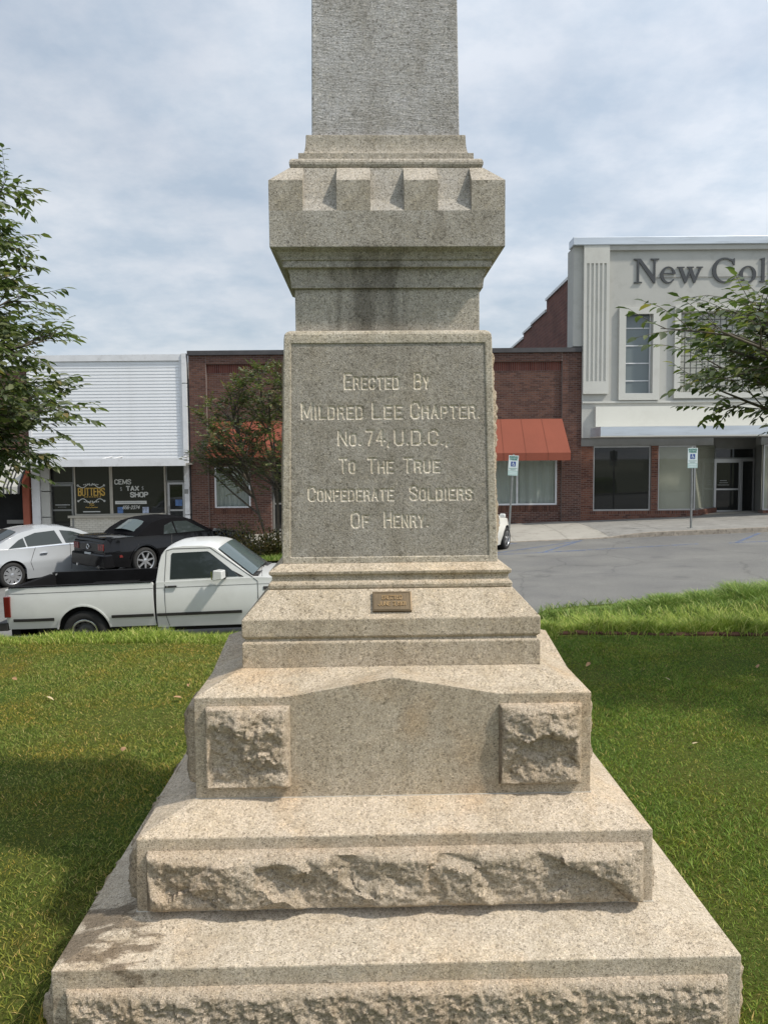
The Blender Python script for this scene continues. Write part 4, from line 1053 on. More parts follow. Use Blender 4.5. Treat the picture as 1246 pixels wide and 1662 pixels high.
# angled return of the bulkhead towards the door
xe_, ye_ = FX(1163, 800, 29.3), 29.3
mb = MB(); nrow = 12
for k in range(nrow):
    for i in range(9):
        t0, t1 = (i+(.5 if k % 2 else 0))/9, (i+1+(.5 if k % 2 else 0))/9; t1 = min(t1, 1)-.006; t0 += .006
        if t1 <= t0: continue
        za_ = z0g+(zsill-z0g)*k/nrow+.006; zb2 = z0g+(zsill-z0g)*(k+1)/nrow-.006
        p0 = (xr_+(xe_-xr_)*t0, YB+(ye_-YB)*t0); p1 = (xr_+(xe_-xr_)*t1, YB+(ye_-YB)*t1)
        mb.add([(p0[0], p0[1], za_), (p1[0], p1[1], za_), (p1[0]+.02, p1[1]+.3, za_), (p0[0]+.02, p0[1]+.3, za_), (p0[0], p0[1], zb2), (p1[0], p1[1], zb2), (p1[0]+.02, p1[1]+.3, zb2), (p0[0]+.02, p0[1]+.3, zb2)],
               [(4,5,6,7),(0,1,5,4),(1,2,6,5),(3,0,4,7)])
o = build(mb, 'brickwork', M_BRICK2, gb); o['kind'] = 'stuff'
build(MB().add([(xr_, YB+.012, z0g), (xe_, ye_+.012, z0g), (xe_, ye_+.3, z0g), (xr_, YB+.3, z0g), (xr_, YB+.012, zsill), (xe_, ye_+.012, zsill), (xe_, ye_+.3, zsill), (xr_, YB+.3, zsill)],
      [(0,3,2,1),(4,5,6,7),(0,1,5,4),(1,2,6,5),(2,3,7,6),(3,0,4,7)]), 'bulkhead', M_MORTD, gb)
wA = window(gb, pr1+.002, mp0-.002, zsill, zhead, YB+.1, M_ALU, M_GLD, w=.05)
wB = window(gb, mp1+.002, FX(1128.5, 780), zsill, zhead, YB+.1, M_ALU, M_GLC, w=.05)
curtain(gb, mp1+.05, FX(1128, 780)-.03, zsill, zhead, YB+.25, M_BLIND, amp=.004, wl=.5, name='blind')
# angled side window with blind
mb = MB()
def slantbox(t0, t1, z0_, z1_, off, th):
    a = (xr_-.04+(xe_-xr_)*t0, YB+.1+(ye_-YB)*t0+off); b_ = (xr_-.04+(xe_-xr_)*t1, YB+.1+(ye_-YB)*t1+off)
    return MB().add([(a[0], a[1], z0_), (b_[0], b_[1], z0_), (b_[0], b_[1]+th, z0_), (a[0], a[1]+th, z0_), (a[0], a[1], z1_), (b_[0], b_[1], z1_), (b_[0], b_[1]+th, z1_), (a[0], a[1]+th, z1_)],
      [(0,3,2,1),(4,5,6,7),(0,1,5,4),(1,2,6,5),(2,3,7,6),(3,0,4,7)])
ws = build(slantbox(0, .03, zsill+.001, zhead, 0, .05), 'window', M_ALU, gb)
build(slantbox(.97, 1.0, zsill+.001, zhead, 0, .05), 'window_post', M_GREYF, ws)
build(slantbox(.03, .97, zsill+.001, zsill+.04, 0, .05), 'window_rail', M_GREYF, ws)
build(slantbox(.03, .97, zsill+.04, zhead, .02, .006), 'pane', M_GLC, ws)
build(slantbox(.03, .97, zsill+.04, zhead, .05, .01), 'blind', M_BLIND, ws)
# recessed entrance
YD = 29.4
xd0, xd1 = FX(1157, 790, YD), FX(1203, 790, YD); xs1 = FX(1222, 790, YD)
zdt, zdb = FZ(1180, 747, YD), zs(12)+.0
build(MB().box(FX(1150, 790, YD), FX(1226, 790, YD)+1, YD+.0, YD+.3, FZ(1180, 727, YD), zlow+.1), 'fascia', M_GREYF, gb)
dd = shop_door(gb, xd0, xd1-.05, zdt, zdb, YD, M_ALU, FZ(1180, 794, YD), w=.09)
window(gb, xd0, xs1, zdt+.05, FZ(1180, 727, YD), YD, M_ALD, w=.05)
window(gb, xd1-.04, xs1, zdb+.0, zdt, YD, M_ALU, w=.05)
build(MB().box(xd0, xs1, YD-.04, YD+.05, zdt+.0015, zdt+.05), 'transom_bar', M_ALU, gb)
mb = MB()
for (a, b_, y_) in ((1167, 1178, 780), (1166, 1180, 783.5), (1163, 1182, 787)):
    n = int((b_-a)/1.7)
    for i in range(n): x = FX(a+(b_-a)*i/n, y_, YD); mb.stroke((x, FZ(1170, y_, YD)), (x+.022, FZ(1170, y_, YD)), .015 if y_ < 783 else .010, YD-.05, .006)
build(mb, 'door_lettering', M_WDIM, dd)
# the right-hand bulkhead and window beyond the entrance
xq = FX(1238, 800)
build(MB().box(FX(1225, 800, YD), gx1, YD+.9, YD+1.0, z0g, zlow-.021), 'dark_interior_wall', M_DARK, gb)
build(MB().box(FX(1224, 800, YD), FX(1231, 800, YD), YD-.6, YD+.3, zdb-.2, zhead+.1), 'entrance_jamb', M_GREYF, gb)
build(MB().box(FX(1237, 800), gx1, YB, YB+.35, z0g, zsill-.03), 'bulkhead', M_MORTD, gb)
brick_part(gb, FX(1237, 800)+.003, 17.5, z0g, zsill-.03, YB-.001, m_=M_BRICK2)
window(gb, xq, gx1-.5, zsill-.025, zhead, YB+.1, M_ALU, M_GLC, w=.05)
curtain(gb, xq+.05, gx1-.6, zsill, zhead, YB+.3, M_BLIND, amp=.004, wl=.5, name='blind')
build(MB().box(gx1-.5, gx1, YB, YB+.35, z0g, zlow-.021), 'end_pier', M_STUC, gb)
build(MB().box(FX(1232, 790), gx1-.5, YB-.02, YB+.4, zhead+.004, zlow-.021), 'fascia', M_GREYF, gb)
sheet('entrance_floor', lin(FX(1130, 850), FX(1240, 850), 4), lin(F+.35, 31.4, 3), lambda x, y: zpave(x, y)+.006, M_CONC, None, gb)
# roof body and brick flank, stepping down to the rear
M_FLANK, t, b = new_mat('flank_brick')
tcn = N(t, 'ShaderNodeTexCoord'); mp = N(t, 'ShaderNodeMapping'); mp.inputs['Rotation'].default_value = (R(90), 0, R(90)); 
cmbf = N(t, 'ShaderNodeCombineXYZ'); spx = N(t, 'ShaderNodeSeparateXYZ'); L(t, tcn.outputs['Object'], spx.inputs[0]); L(t, spx.outputs[1], cmbf.inputs[0]); L(t, spx.outputs[2], cmbf.inputs[1])
bt = tex(t, 'ShaderNodeTexBrick', cmbf.outputs[0], i_Scale=1.0); bt.inputs['Brick Width'].default_value = .41; bt.inputs['Row Height'].default_value = .137; bt.inputs['Mortar Size'].default_value = .014
bt.inputs['Color1'].default_value = (.13, .055, .045, 1); bt.inputs['Color2'].default_value = (.19, .08, .06, 1); bt.inputs['Mortar'].default_value = (.17, .10, .085, 1)
nf = tex(t, 'ShaderNodeTexNoise', tcn.outputs['Object'], i_Scale=.8, i_Detail=7.0, i_Roughness=.7)
c = mul(t, bt.outputs['Color'], ramp(t, nf.outputs['Fac'], [(.3, (.62, .6, .6)), (.7, (1.15, 1.1, 1.1))])); L(t, c, b.inputs['Base Color']); b.inputs['Roughness'].default_value = .95
fxw = FX(929, 500)+.05
segs = [(GY+.9, 32.7, P(886, 489, 32.7).z), (32.7, 35.9, P(864, 528, 35.9).z), (35.9, 38.0, P(853, 543, 38.0).z), (38.0, 44, P(845, 558, 39.5).z)]
for i, (a, b_, z) in enumerate(segs):
    build(MB().box(fxw, fxw+.3, a+.002, b_-.002, z0g, z), 'flank_wall', M_FLANK, gb)
    build(MB().box(fxw-.06, fxw+.34, a+.002, b_+.03, z+.002, z+.11), 'flank_coping', M_WHITE, gb)
build(MB().box(fxw+.302, gx1, GY+1.1, 44, zlow+.2, segs[-1][2]-.2), 'building_body', M_STUC, gb)
build(MB().box(fxw+.302, gx1, 31.6, 44, z0g, zlow+.19), 'rear_rooms', mat('dim_interior', (.16, .15, .135), rough=.95, var=.4, scale=1.5), gb)
build(MB().box(gx0, gx1, GY+.42, 31.6, zlow+.001, zlow+.05), 'ceiling', M_GREYF, gb)
build(MB().box(gx1+.002, 34, F+.2, 44, z0g, segs[-1][2]-.6), 'next_wall', M_STUC, gb)

# sign letters (serif), each cut from its outline
def curve_mesh(loops, depth):
    cu = bpy.data.curves.new('c', 'CURVE'); cu.dimensions = '2D'; cu.fill_mode = 'BOTH'; cu.extrude = depth/2; cu.bevel_depth = 0
    for lp in loops:
        sp_ = cu.splines.new('POLY'); sp_.points.add(len(lp)-1); sp_.use_cyclic_u = True
        for p_, q_ in zip(sp_.points, lp): p_.co = (q_[0], q_[1], 0, 1)
    ob = bpy.data.objects.new('c', cu); COL.objects.link(ob); dg = bpy.context.evaluated_depsgraph_get()
    me = bpy.data.meshes.new_from_object(ob.evaluated_get(dg)); bpy.data.objects.remove(ob)
    me.transform(Matrix.Rotation(R(90), 4, 'X')); me.materials.clear(); return me
def arc(cx, cz, rx, rz, a0, a1, n=28): return [(cx+rx*math.cos(R(a0+(a1-a0)*i/n)), cz+rz*math.sin(R(a0+(a1-a0)*i/n))) for i in range(n+1)]
XH = .655
def gl_N(): return [[(0,0),(.27,0),(.27,.045),(.17,.06),(.165,.86),(.67,-.01),(.72,-.01),(.72,.93),(.84,.955),(.84,1),(.55,1),(.55,.955),(.66,.93),(.665,.30),(.215,1),(-.02,1),(-.02,.955),(.10,.93),(.10,.06),(0,.045)]]
def gl_e():
    o_ = arc(.29,.325,.30,.34,14,318,34)
    return [[(.59,.36)]+arc(.29,.325,.30,.345,6,322,36)+[(.50,.165)]+list(reversed(arc(.32,.335,.215,.29,180,318,14)))[0:14]+[(.105,.36)], [(.115,.405)]+list(reversed(arc(.30,.41,.17,.205,0,180,16)))] 
def gl_w(): return [[(0,.655),(.27,.655),(.27,.615),(.20,.60),(.335,.20),(.445,.52),(.415,.60),(.35,.615),(.35,.655),(.60,.655),(.60,.615),(.535,.60),(.665,.20),(.79,.60),(.70,.615),(.70,.655),(.93,.655),(.93,.615),(.87,.60),(.655,-.01),(.60,-.01),(.475,.38),(.335,-.01),(.275,-.01),(.065,.60),(0,.615)]]
def gl_C():
    return [[(.80,.98),(.765,.98),(.74,.94)]+arc(.44,.50,.43,.515,68,292,40)[0:]+[(.74,.07),(.81,.17),(.79,.20),(.72,.13)]+list(reversed(arc(.46,.50,.31,.455,64,296,36)))[0:]+[(.70,.86),(.76,.70),(.80,.70)]]
def gl_o(): return [arc(.31,.325,.31,.345,0,354,44), list(reversed(arc(.31,.325,.185,.295,0,354,40)))]
def gl_l(): return [[(0,0),(.29,0),(.29,.04),(.21,.06),(.21,1.0),(.17,1.0),(0,.955),(0,.925),(.085,.925),(.085,.06),(0,.04)]]
zb_l, zt_l = FZ(1030, 461), FZ(1030, 421.5); HL = zt_l-zb_l
sg = thing('building_sign', (FX(1120, 440), GY-.06, zb_l), 'row of large dark serif letters mounted on the pale grey upper wall', 'sign')
for fn, pa, pb_, dz in ((gl_N, 1025.5, 1066.5, 0), (gl_e, 1069, 1093.5, 0), (gl_w, 1095.5, 1137.5, 0), (gl_C, 1152.5, 1189, 0), (gl_o, 1196.5, 1223.5, 0), (gl_l, 1229, 1240, 0), (gl_l, 1244, 1255, 0)):
    lp = fn(); xs_ = [p_[0] for p_ in lp[0]]; a, b_ = min(xs_), max(xs_)
    X0_, X1_ = FX(pa, 440), FX(pb_, 440); k = (X1_-X0_)/(b_-a)
    lp = [[((p_[0]-a)*k, p_[1]*HL) for p_ in q_] for q_ in lp]
    o = mk('letter', curve_mesh(lp, .035), M_LETT, sg); o.location = Vector((X0_, GY-.032, zb_l)) - sg.location
mb = MB().box(FX(1062, 440), FX(1240, 440), GY-.03, GY-.012, FZ(1100, 451.6), FZ(1100, 450.4)); build(mb, 'conduit', M_GREYF, sg)

# ================================================================== PARKING SIGNS
M_POST = mat('galvanised_post', (.30, .31, .30), rough=.5, var=.2, metal=.6, scale=8)
M_SGW = mat('sign_white', (.62, .70, .70), rough=.5, var=.04); M_SGG = mat('sign_green', (.06, .22, .17), rough=.5); M_SGB = mat('sign_blue', (.03, .07, .27), rough=.5)
def parking_sign(px, Y, pytop, lean, label):
    x = FX(px, 800, Y); z0 = zpave(x, Y); top = P(px, pytop, Y).z
    t_ = thing('parking_sign', (x, Y, z0), label, 'parking sign', 'accessible parking signs along the far kerb')
    t_.rotation_euler = (0, lean, 0); H = top-z0
    build(MB().box(-.03, .03, -.012, .012, -.1, H), 'post', M_POST, t_, world=False)
    build(MB().box(-.012, .012, -.03, -.0125, -.1, H-.3), 'post_rib', M_POST, t_, world=False)
    build(MB().box(-.1, .1, -.08, .08, -.02, .008), 'base_plate', M_POST, t_, world=False)
    h = .47; w = .155; zt = H-.04
    p = build(MB().box(-w, w, -.038, -.032, zt-h, zt), 'sign_plate', M_SGW, t_, world=False, bevel=.003)
    yy = -.041
    text_b = text_mb(MB(), 'RESERVED', -w*.82, w*.82, zt-.075, zt-.025, .0055, yy, .002); build(text_b, 'lettering', M_SGG, p, world=False)
    text_b = text_mb(MB(), 'PARKING', -w*.72, w*.72, zt-.145, zt-.095, .0055, yy, .002); build(text_b, 'lettering', M_SGG, p, world=False)
    build(MB().box(-.075, .075, yy-.001, yy+.002, zt-.34, zt-.19), 'blue_panel', M_SGB, p, world=False)
    mb = MB(); cz = zt-.28
    pts = arc(.0, cz, .036, .036, 100, 330, 12)
    for a, b_ in zip(pts[:-1], pts[1:]): mb.stroke(a, b_, .0055, yy-.003, .002)
    mb.stroke((-.008, cz+.055), (-.004, cz+.012), .007, yy-.003, .002); mb.stroke((-.004, cz+.012), (.026, cz+.010), .007, yy-.003, .002)
    mb.stroke((.026, cz+.010), (.042, cz-.035), .007, yy-.003, .002); mb.stroke((-.006, cz+.032), (.024, cz+.032), .005, yy-.003, .002)
    pts = arc(-.009, cz+.072, .008, .008, 0, 360, 8)
    for a, b_ in zip(pts[:-1], pts[1:]): mb.stroke(a, b_, .005, yy-.003, .002)
    build(mb, 'wheelchair_symbol', M_SGW, p, world=False)
    mb = MB(); mb.stroke((-w*.8, zt-.40), (w*.8, zt-.40), .006, yy, .002); mb.stroke((-w*.5, zt-.44), (w*.5, zt-.44), .005, yy, .002); build(mb, 'lettering', M_SGG, p, world=False)
    s = build(MB().box(-w, w, -.040, -.033, zt-h-.155, zt-h-.005), 'lower_plate', mat('lower_plate_paint', (.42, .56, .54), rough=.5, var=.05), t_, world=False, bevel=.003)
    mb = MB(); 
    for k in range(2): mb.stroke((-w*.7, zt-h-.05-.05*k), (w*.7, zt-h-.05-.05*k), .009, yy-.001, .002)
    build(mb, 'lettering', M_SGW, s, world=False)
    return t_
parking_sign(1121.5, 24.0, 725, 0, 'upright accessible parking sign on a metal post in front of the stucco building')
parking_sign(825, 24.0, 737, R(3.4), 'leaning accessible parking sign in front of the orange awning and curtained window')

# ================================================================== VEHICLES
M_WPAINT = mat('white_paint', (.63, .64, .625), rough=.30, var=.04, scale=1.2, coat=.5, dirt=.10)
M_SPAINT = mat('silver_white_paint', (.37, .39, .41), rough=.22, var=.03, scale=.8, coat=.8)
M_KPAINT = mat('black_paint', (.004, .004, .005), rough=.10, var=.1, coat=0, spec=.35)
M_SOFT = mat('soft_top_fabric', (.006, .006, .007), rough=.9, var=.15, spec=.08)
M_TYRE = mat('tyre_rubber', (.018, .018, .018), rough=.85, var=.2, scale=20)
M_RIM = mat('alloy', (.50, .51, .53), rough=.28, var=.1, metal=.85); M_STEEL = mat('steel_rim', (.10, .10, .10), rough=.6, var=.3, metal=.5, dirt=.4)
M_CHROME = mat('chrome', (.75, .76, .78), rough=.12, metal=1.0)
M_LINER = mat('bed_liner', (.008, .008, .009), rough=.85, spec=.15, var=.3, bump=.002, bscale=60)
M_TRIM = mat('dark_trim', (.028, .026, .025), rough=.55, var=.3)
M_RED = mat('red_lens', (.13, .012, .010), rough=.25, var=.2, coat=.3)
M_CGL = glass_mat('car_glass', (.030, .038, .038), 0, .05)
M_CGL2 = glass_mat('windscreen_glass', (.075, .10, .10), 0, .04)
M_UNDER = mat('underbody', (.010, .010, .010), rough=.95)
M_SEAM = mat('panel_gap', (.07, .07, .07), rough=.9)
M_PALE = mat('pale_plate', (.42, .45, .46), rough=.5)

def shell(outline, yf, zlev, xlev, ylev, crown=0.0, zc=1.0, half=None):
    """side outline (x,z) given depth; cut into a net, then shaped: y = s*yf(x,z)"""
    bm = bmesh.new(); y0, y1 = (-1, 1) if half is None else half
    va = [bm.verts.new((x, y0, z)) for x, z in outline]; vb = [bm.verts.new((x, y1, z)) for x, z in outline]
    bm.faces.new(va); bm.faces.new(list(reversed(vb))); n = len(outline)
    for i in range(n): j = (i+1) % n; bm.faces.new((va[j], va[i], vb[i], vb[j]))
    for z in zlev: bmesh.ops.bisect_plane(bm, geom=bm.verts[:]+bm.edges[:]+bm.faces[:], plane_co=(0,0,z), plane_no=(0,0,1), dist=1e-5)
    for x in xlev: bmesh.ops.bisect_plane(bm, geom=bm.verts[:]+bm.edges[:]+bm.faces[:], plane_co=(x,0,0), plane_no=(1,0,0), dist=1e-5)
    for y in ylev: bmesh.ops.bisect_plane(bm, geom=bm.verts[:]+bm.edges[:]+bm.faces[:], plane_co=(0,y,0), plane_no=(0,1,0), dist=1e-5)
    bmesh.ops.triangulate(bm, faces=[f for f in bm.faces if len(f.verts) > 4])
    for v in bm.verts:
        x, y, z = v.co; a = abs(y)
        w = yf(x, z)
        if crown: z = z + crown*(1-a*a)*sm(zc-.15, zc+.05, z)
        v.co = (x, y*w, z)
    bmesh.ops.recalc_face_normals(bm, faces=bm.faces)
    me = bpy.data.meshes.new('s'); bm.to_mesh(me); bm.free(); return me
def carpart(me, name, m_, parent, auto=32, bevel=0):
    me.name = name; o = mk(name, me, m_, parent, True); me.set_sharp_from_angle(angle=R(auto))
    if bevel:
        b_ = o.modifiers.new('bevel', 'BEVEL'); b_.width = bevel; b_.segments = 3; b_.limit_method = 'ANGLE'; b_.angle_limit = R(35); b_.harden_normals = True
    return o
def patch(outline, yf, side, off, zlev=(), xlev=(), th=.004):
    """panel lying on the car's flank: (x,z) outline pushed `off` outside yf"""
    s = side
    def yy(x, z): return yf(x, z)+off
    bm = bmesh.new(); f = bm.faces.new([bm.verts.new((x, 0, z)) for x, z in outline])
    for z in zlev: bmesh.ops.bisect_plane(bm, geom=bm.verts[:]+bm.edges[:]+bm.faces[:], plane_co=(0,0,z), plane_no=(0,0,1), dist=1e-5)
    for x in xlev: bmesh.ops.bisect_plane(bm, geom=bm.verts[:]+bm.edges[:]+bm.faces[:], plane_co=(x,0,0), plane_no=(1,0,0), dist=1e-5)
    r_ = bmesh.ops.extrude_face_region(bm, geom=bm.faces[:]); nv = {g for g in r_['geom'] if isinstance(g, bmesh.types.BMVert)}
    for v in bm.verts:
        x, _, z = v.co; d = yy(x, z) + (0 if v in nv else -th-.004); v.co = (x, s*d, z)
    bmesh.ops.recalc_face_normals(bm, faces=bm.faces)
    me = bpy.data.meshes.new('p'); bm.to_mesh(me); bm.free(); return me
def line_strip(pts, yf, side, off, w):
    mb = MB(); P2 = [pts[0]]
    for a, b_ in zip(pts[:-1], pts[1:]):
        k_ = max(1, int(math.hypot(b_[0]-a[0], b_[1]-a[1])/.10)); P2 += [(a[0]+(b_[0]-a[0])*i/k_, a[1]+(b_[1]-a[1])*i/k_) for i in range(1, k_+1)]
    for a, b_ in zip(P2[:-1], P2[1:]):
        d = Vector((b_[0]-a[0], b_[1]-a[1])).normalized(); n = Vector((-d.y, d.x))*w/2
        q = [(a[0]-n.x, a[1]-n.y), (b_[0]-n.x, b_[1]-n.y), (b_[0]+n.x, b_[1]+n.y), (a[0]+n.x, a[1]+n.y)]
        mb.add([(x, side*(yf(x, z)+off), z) for x, z in q]+[(x, side*(yf(x, z)-.01), z) for x, z in q], [(0,1,2,3),(7,6,5,4),(0,4,5,1),(1,5,6,2),(2,6,7,3),(3,7,4,0)])
    return mb
def wheel(parent, x, y, z, r, rr, wd, side, style, rim_m):
    """tyre lathe about Y; outer face on `side`"""
    s = side
    w = build(MB().lathe_y([(rr, s*.0), (rr+.012, s*.012), (r-.035, s*.016), (r-.008, -s*.012), (r, -s*.04), (r, -s*(wd-.04)), (r-.02, -s*wd), (rr, -s*wd)], n=40), 'wheel', M_TYRE, parent, smooth=True, world=False)
    w.location = (x, y, z)
    if style == 'steel':
        rim = build(MB().lathe_y([(rr, s*.004), (rr-.012, s*.002), (rr-.03, -s*.03), (rr-.045, -s*.05), (rr*.62, -s*.035), (rr*.55, -s*.02), (rr*.3, -s*.03), (.0, -s*.03)], n=36), 'rim', rim_m, w, smooth=True, world=False)
        build(MB().lathe_y([(rr+.004, s*.016), (rr-.006, s*.020), (rr-.020, s*.010)], n=36), 'trim_ring', M_CHROME, w, smooth=True, world=False)
        mb = MB()
        for k in range(12): a = k*math.pi/6; mb.box(*[0]*6) if False else mb.tube((.155*math.cos(a), -s*.045, .155*math.sin(a)), (.155*math.cos(a), -s*.028, .155*math.sin(a)), .016, n=8)
        build(mb, 'rim_slots', M_UNDER, w, world=False)
        build(MB().lathe_y([(.045, -s*.03), (.04, s*.01), (.0, s*.015)], n=16), 'hub_cap', M_TRIM, w, smooth=True, world=False)
    else:
        rim = build(MB().lathe_y([(rr+.002, s*.012), (rr-.012, s*.014), (rr-.022, -s*.01), (rr-.03, -s*.09), (0, -s*.09)], n=40), 'rim', M_UNDER, w, smooth=True, world=False)
        build(MB().lathe_y([(rr+.004, s*.014), (rr-.012, s*.017), (rr-.024, s*.004), (rr-.02, -s*.03)], n=40), 'rim_lip', rim_m, w, smooth=True, world=False)
        nsp = {'alloy7': 7, 'alloy5': 5, 'cover': 10}[style]; mb = MB()
        for k in range(nsp):
            a = 2*math.pi*k/nsp + .2; c_, s_ = math.cos(a), math.sin(a)
            wi, wo_ = (.030, .018) if style != 'cover' else (.026, .044)
            pi = (.04*c_, .04*s_); po = ((rr-.018)*c_, (rr-.018)*s_)
            nx_, nz_ = -s_, c_
            vs = []
            for (p_, ww, yy) in ((pi, wi, s*.006), (po, wo_, s*.004)):
                vs += [(p_[0]-nx_*ww, yy, p_[1]-nz_*ww), (p_[0]+nx_*ww, yy, p_[1]+nz_*ww), (p_[0]+nx_*ww*1.1, yy-s*.03, p_[1]+nz_*ww*1.1), (p_[0]-nx_*ww*1.1, yy-s*.03, p_[1]-nz_*ww*1.1)]
            mb.add(vs, [(0,1,5,4),(1,2,6,5),(3,7,6,2),(0,4,7,3),(0,3,2,1),(4,5,6,7)])
        mb.lathe_y([(.065, -s*.02), (.06, s*.012), (.03, s*.018), (0, s*.018)], n=20)
        build(mb, 'spokes', rim_m, w, world=False)
    return w
def arch(cx, cz, r, a0=180, a1=0, n=14): return arc(cx, cz, r, r, a0, a1, n)

# ---------------------------------------------------------------- white pickup, broadside
TX, TY = P(10, 1000, 10.95).x, 10.95
pk = thing('pickup_truck', (TX, TY+.80, zroad(TX+.6)), 'white two-door pickup truck with black bed liner parked broadside behind the grass', 'pickup truck')
pk.rotation_euler = (0, -math.atan(.033), 0)
HW = .80
def yb(x, z):
    t_ = z
    w = HW - .05*sm(.62, .25, t_) - .035*sm(.72, 1.05, t_)
    w -= .03*sm(.35, 0, x) + .09*sm(3.95, 4.55, x)**1.0
    if .50 < z < .66: w += .004
    return w
def ycab(x, z): return yb(x, min(z, .98)) - .006 - .235*max(0, z-1.0)
RW, FWx = 1.13, 3.86; AR = .385
ZW = .325
# bed side panels
bed_out = [(.03,.42)] + [(.06,.98)] + [(.075,1.015),(2.135,1.02),(2.15,1.0),(2.165,.40),(RW+AR+.02,.40)] + list(reversed(arc(RW, ZW+.02, AR, AR, 12, 168, 16)))[::-1] + [(RW-AR-.01,.42)]
xl_ = lin(.2, 4.4, 22); zl_ = [.45,.52,.58,.64,.72,.8,.88,.96,1.0]
me_ = shell(bed_out, lambda x, z: yb(x, z), zl_, lin(.15, 2.1, 12), [], half=(-1, -.935)); s1 = carpart(me_, 'bed_side', M_WPAINT, pk, 40)
me_ = shell(bed_out, lambda x, z: yb(x, z), zl_, lin(.15, 2.1, 12), [], half=(.935, 1)); s2 = carpart(me_, 'bed_side', M_WPAINT, pk, 40)
mb = MB(); mb.box(.07, 2.13, -.715, .715, .60, .64); mb.box(.07, 2.13, -.719, -.70, .64, 1.03); mb.box(.07, 2.13, .70, .719, .64, 1.03); mb.box(2.10, 2.13, -.70, .70, .64, 1.03); mb.box(.10, .13, -.70, .70, .64, 1.02)
mb.box(.07, 2.13, -.775, -.70, 1.026, 1.036); mb.box(.07, 2.13, .70, .775, 1.026, 1.036)
for s in (-1, 1): mb.box(.78, 1.5, min(s*.46, s*.70), max(s*.46, s*.70), .64, .86)
build(mb, 'bed_liner', M_LINER, pk, world=False, bevel=.008)
tg = build(MB().box(.0, .075, -.74, .74, .50, 1.0), 'tailgate', M_WPAINT, pk, world=False, bevel=.012)
build(MB().box(.035, .065, -.70, .70, 1.0015, 1.012), 'tailgate_cap', M_LINER, tg, world=False)
build(MB().box(.15, 2.16, -.66, .66, .30, .595), 'underbody', M_UNDER, pk, world=False)
build(MB().box(-.14, .02, -.76, .76, .40, .52), 'rear_bumper', M_TRIM, pk, world=False, bevel=.01)
build(MB().box(.02, .40, -.66, -.55, .30, .40), 'tow_bracket', M_UNDER, pk, world=False)
build(MB().box(-.004, .085, -.797, -.70, .60, .90), 'tail_light', M_RED, pk, world=False, bevel=.008)
build(MB().box(-.004, .085, .70, .797, .60, .90), 'tail_light', M_RED, pk, world=False, bevel=.008)
# cab and nose
nose = [(2.19,.37),(2.20,1.02),(3.56,1.035),(3.75,1.03),(4.1,1.005),(4.40,.965),(4.50,.93),(4.53,.86),(4.53,.48),(4.40,.40),(FWx+AR+.02,.39)] + arc(FWx, ZW+.02, AR, AR, 8, 172, 16) + [(FWx-AR-.03,.36)]
me_ = shell(nose, yb, zl_, lin(2.4, 4.45, 16), [-.85, -.5, 0, .5, .85], crown=.035, zc=.98); cab = carpart(me_, 'cab_body', M_WPAINT, pk, 40)
build(MB().box(2.3, 4.3, -.6, .6, .28, .5), 'chassis', M_UNDER, pk, world=False)
green = [(2.19,1.0),(2.235,1.28),(2.27,1.40),(2.32,1.47),(2.42,1.505),(2.60,1.52),(2.85,1.515),(2.98,1.495),(3.05,1.47),(3.60,1.03),(3.60,1.0)]
me_ = shell(green, ycab, [1.1, 1.2, 1.3, 1.4, 1.46], [2.3, 2.5, 2.7, 2.9, 3.2, 3.4], [-.9, -.7, -.35, 0, .35, .7, .9], crown=.055, zc=1.45); cabt = carpart(me_, 'cab_roof', M_WPAINT, pk, 40, bevel=.02)
def fl2(side): return ycab
zg_ = [1.1, 1.2, 1.3, 1.4]
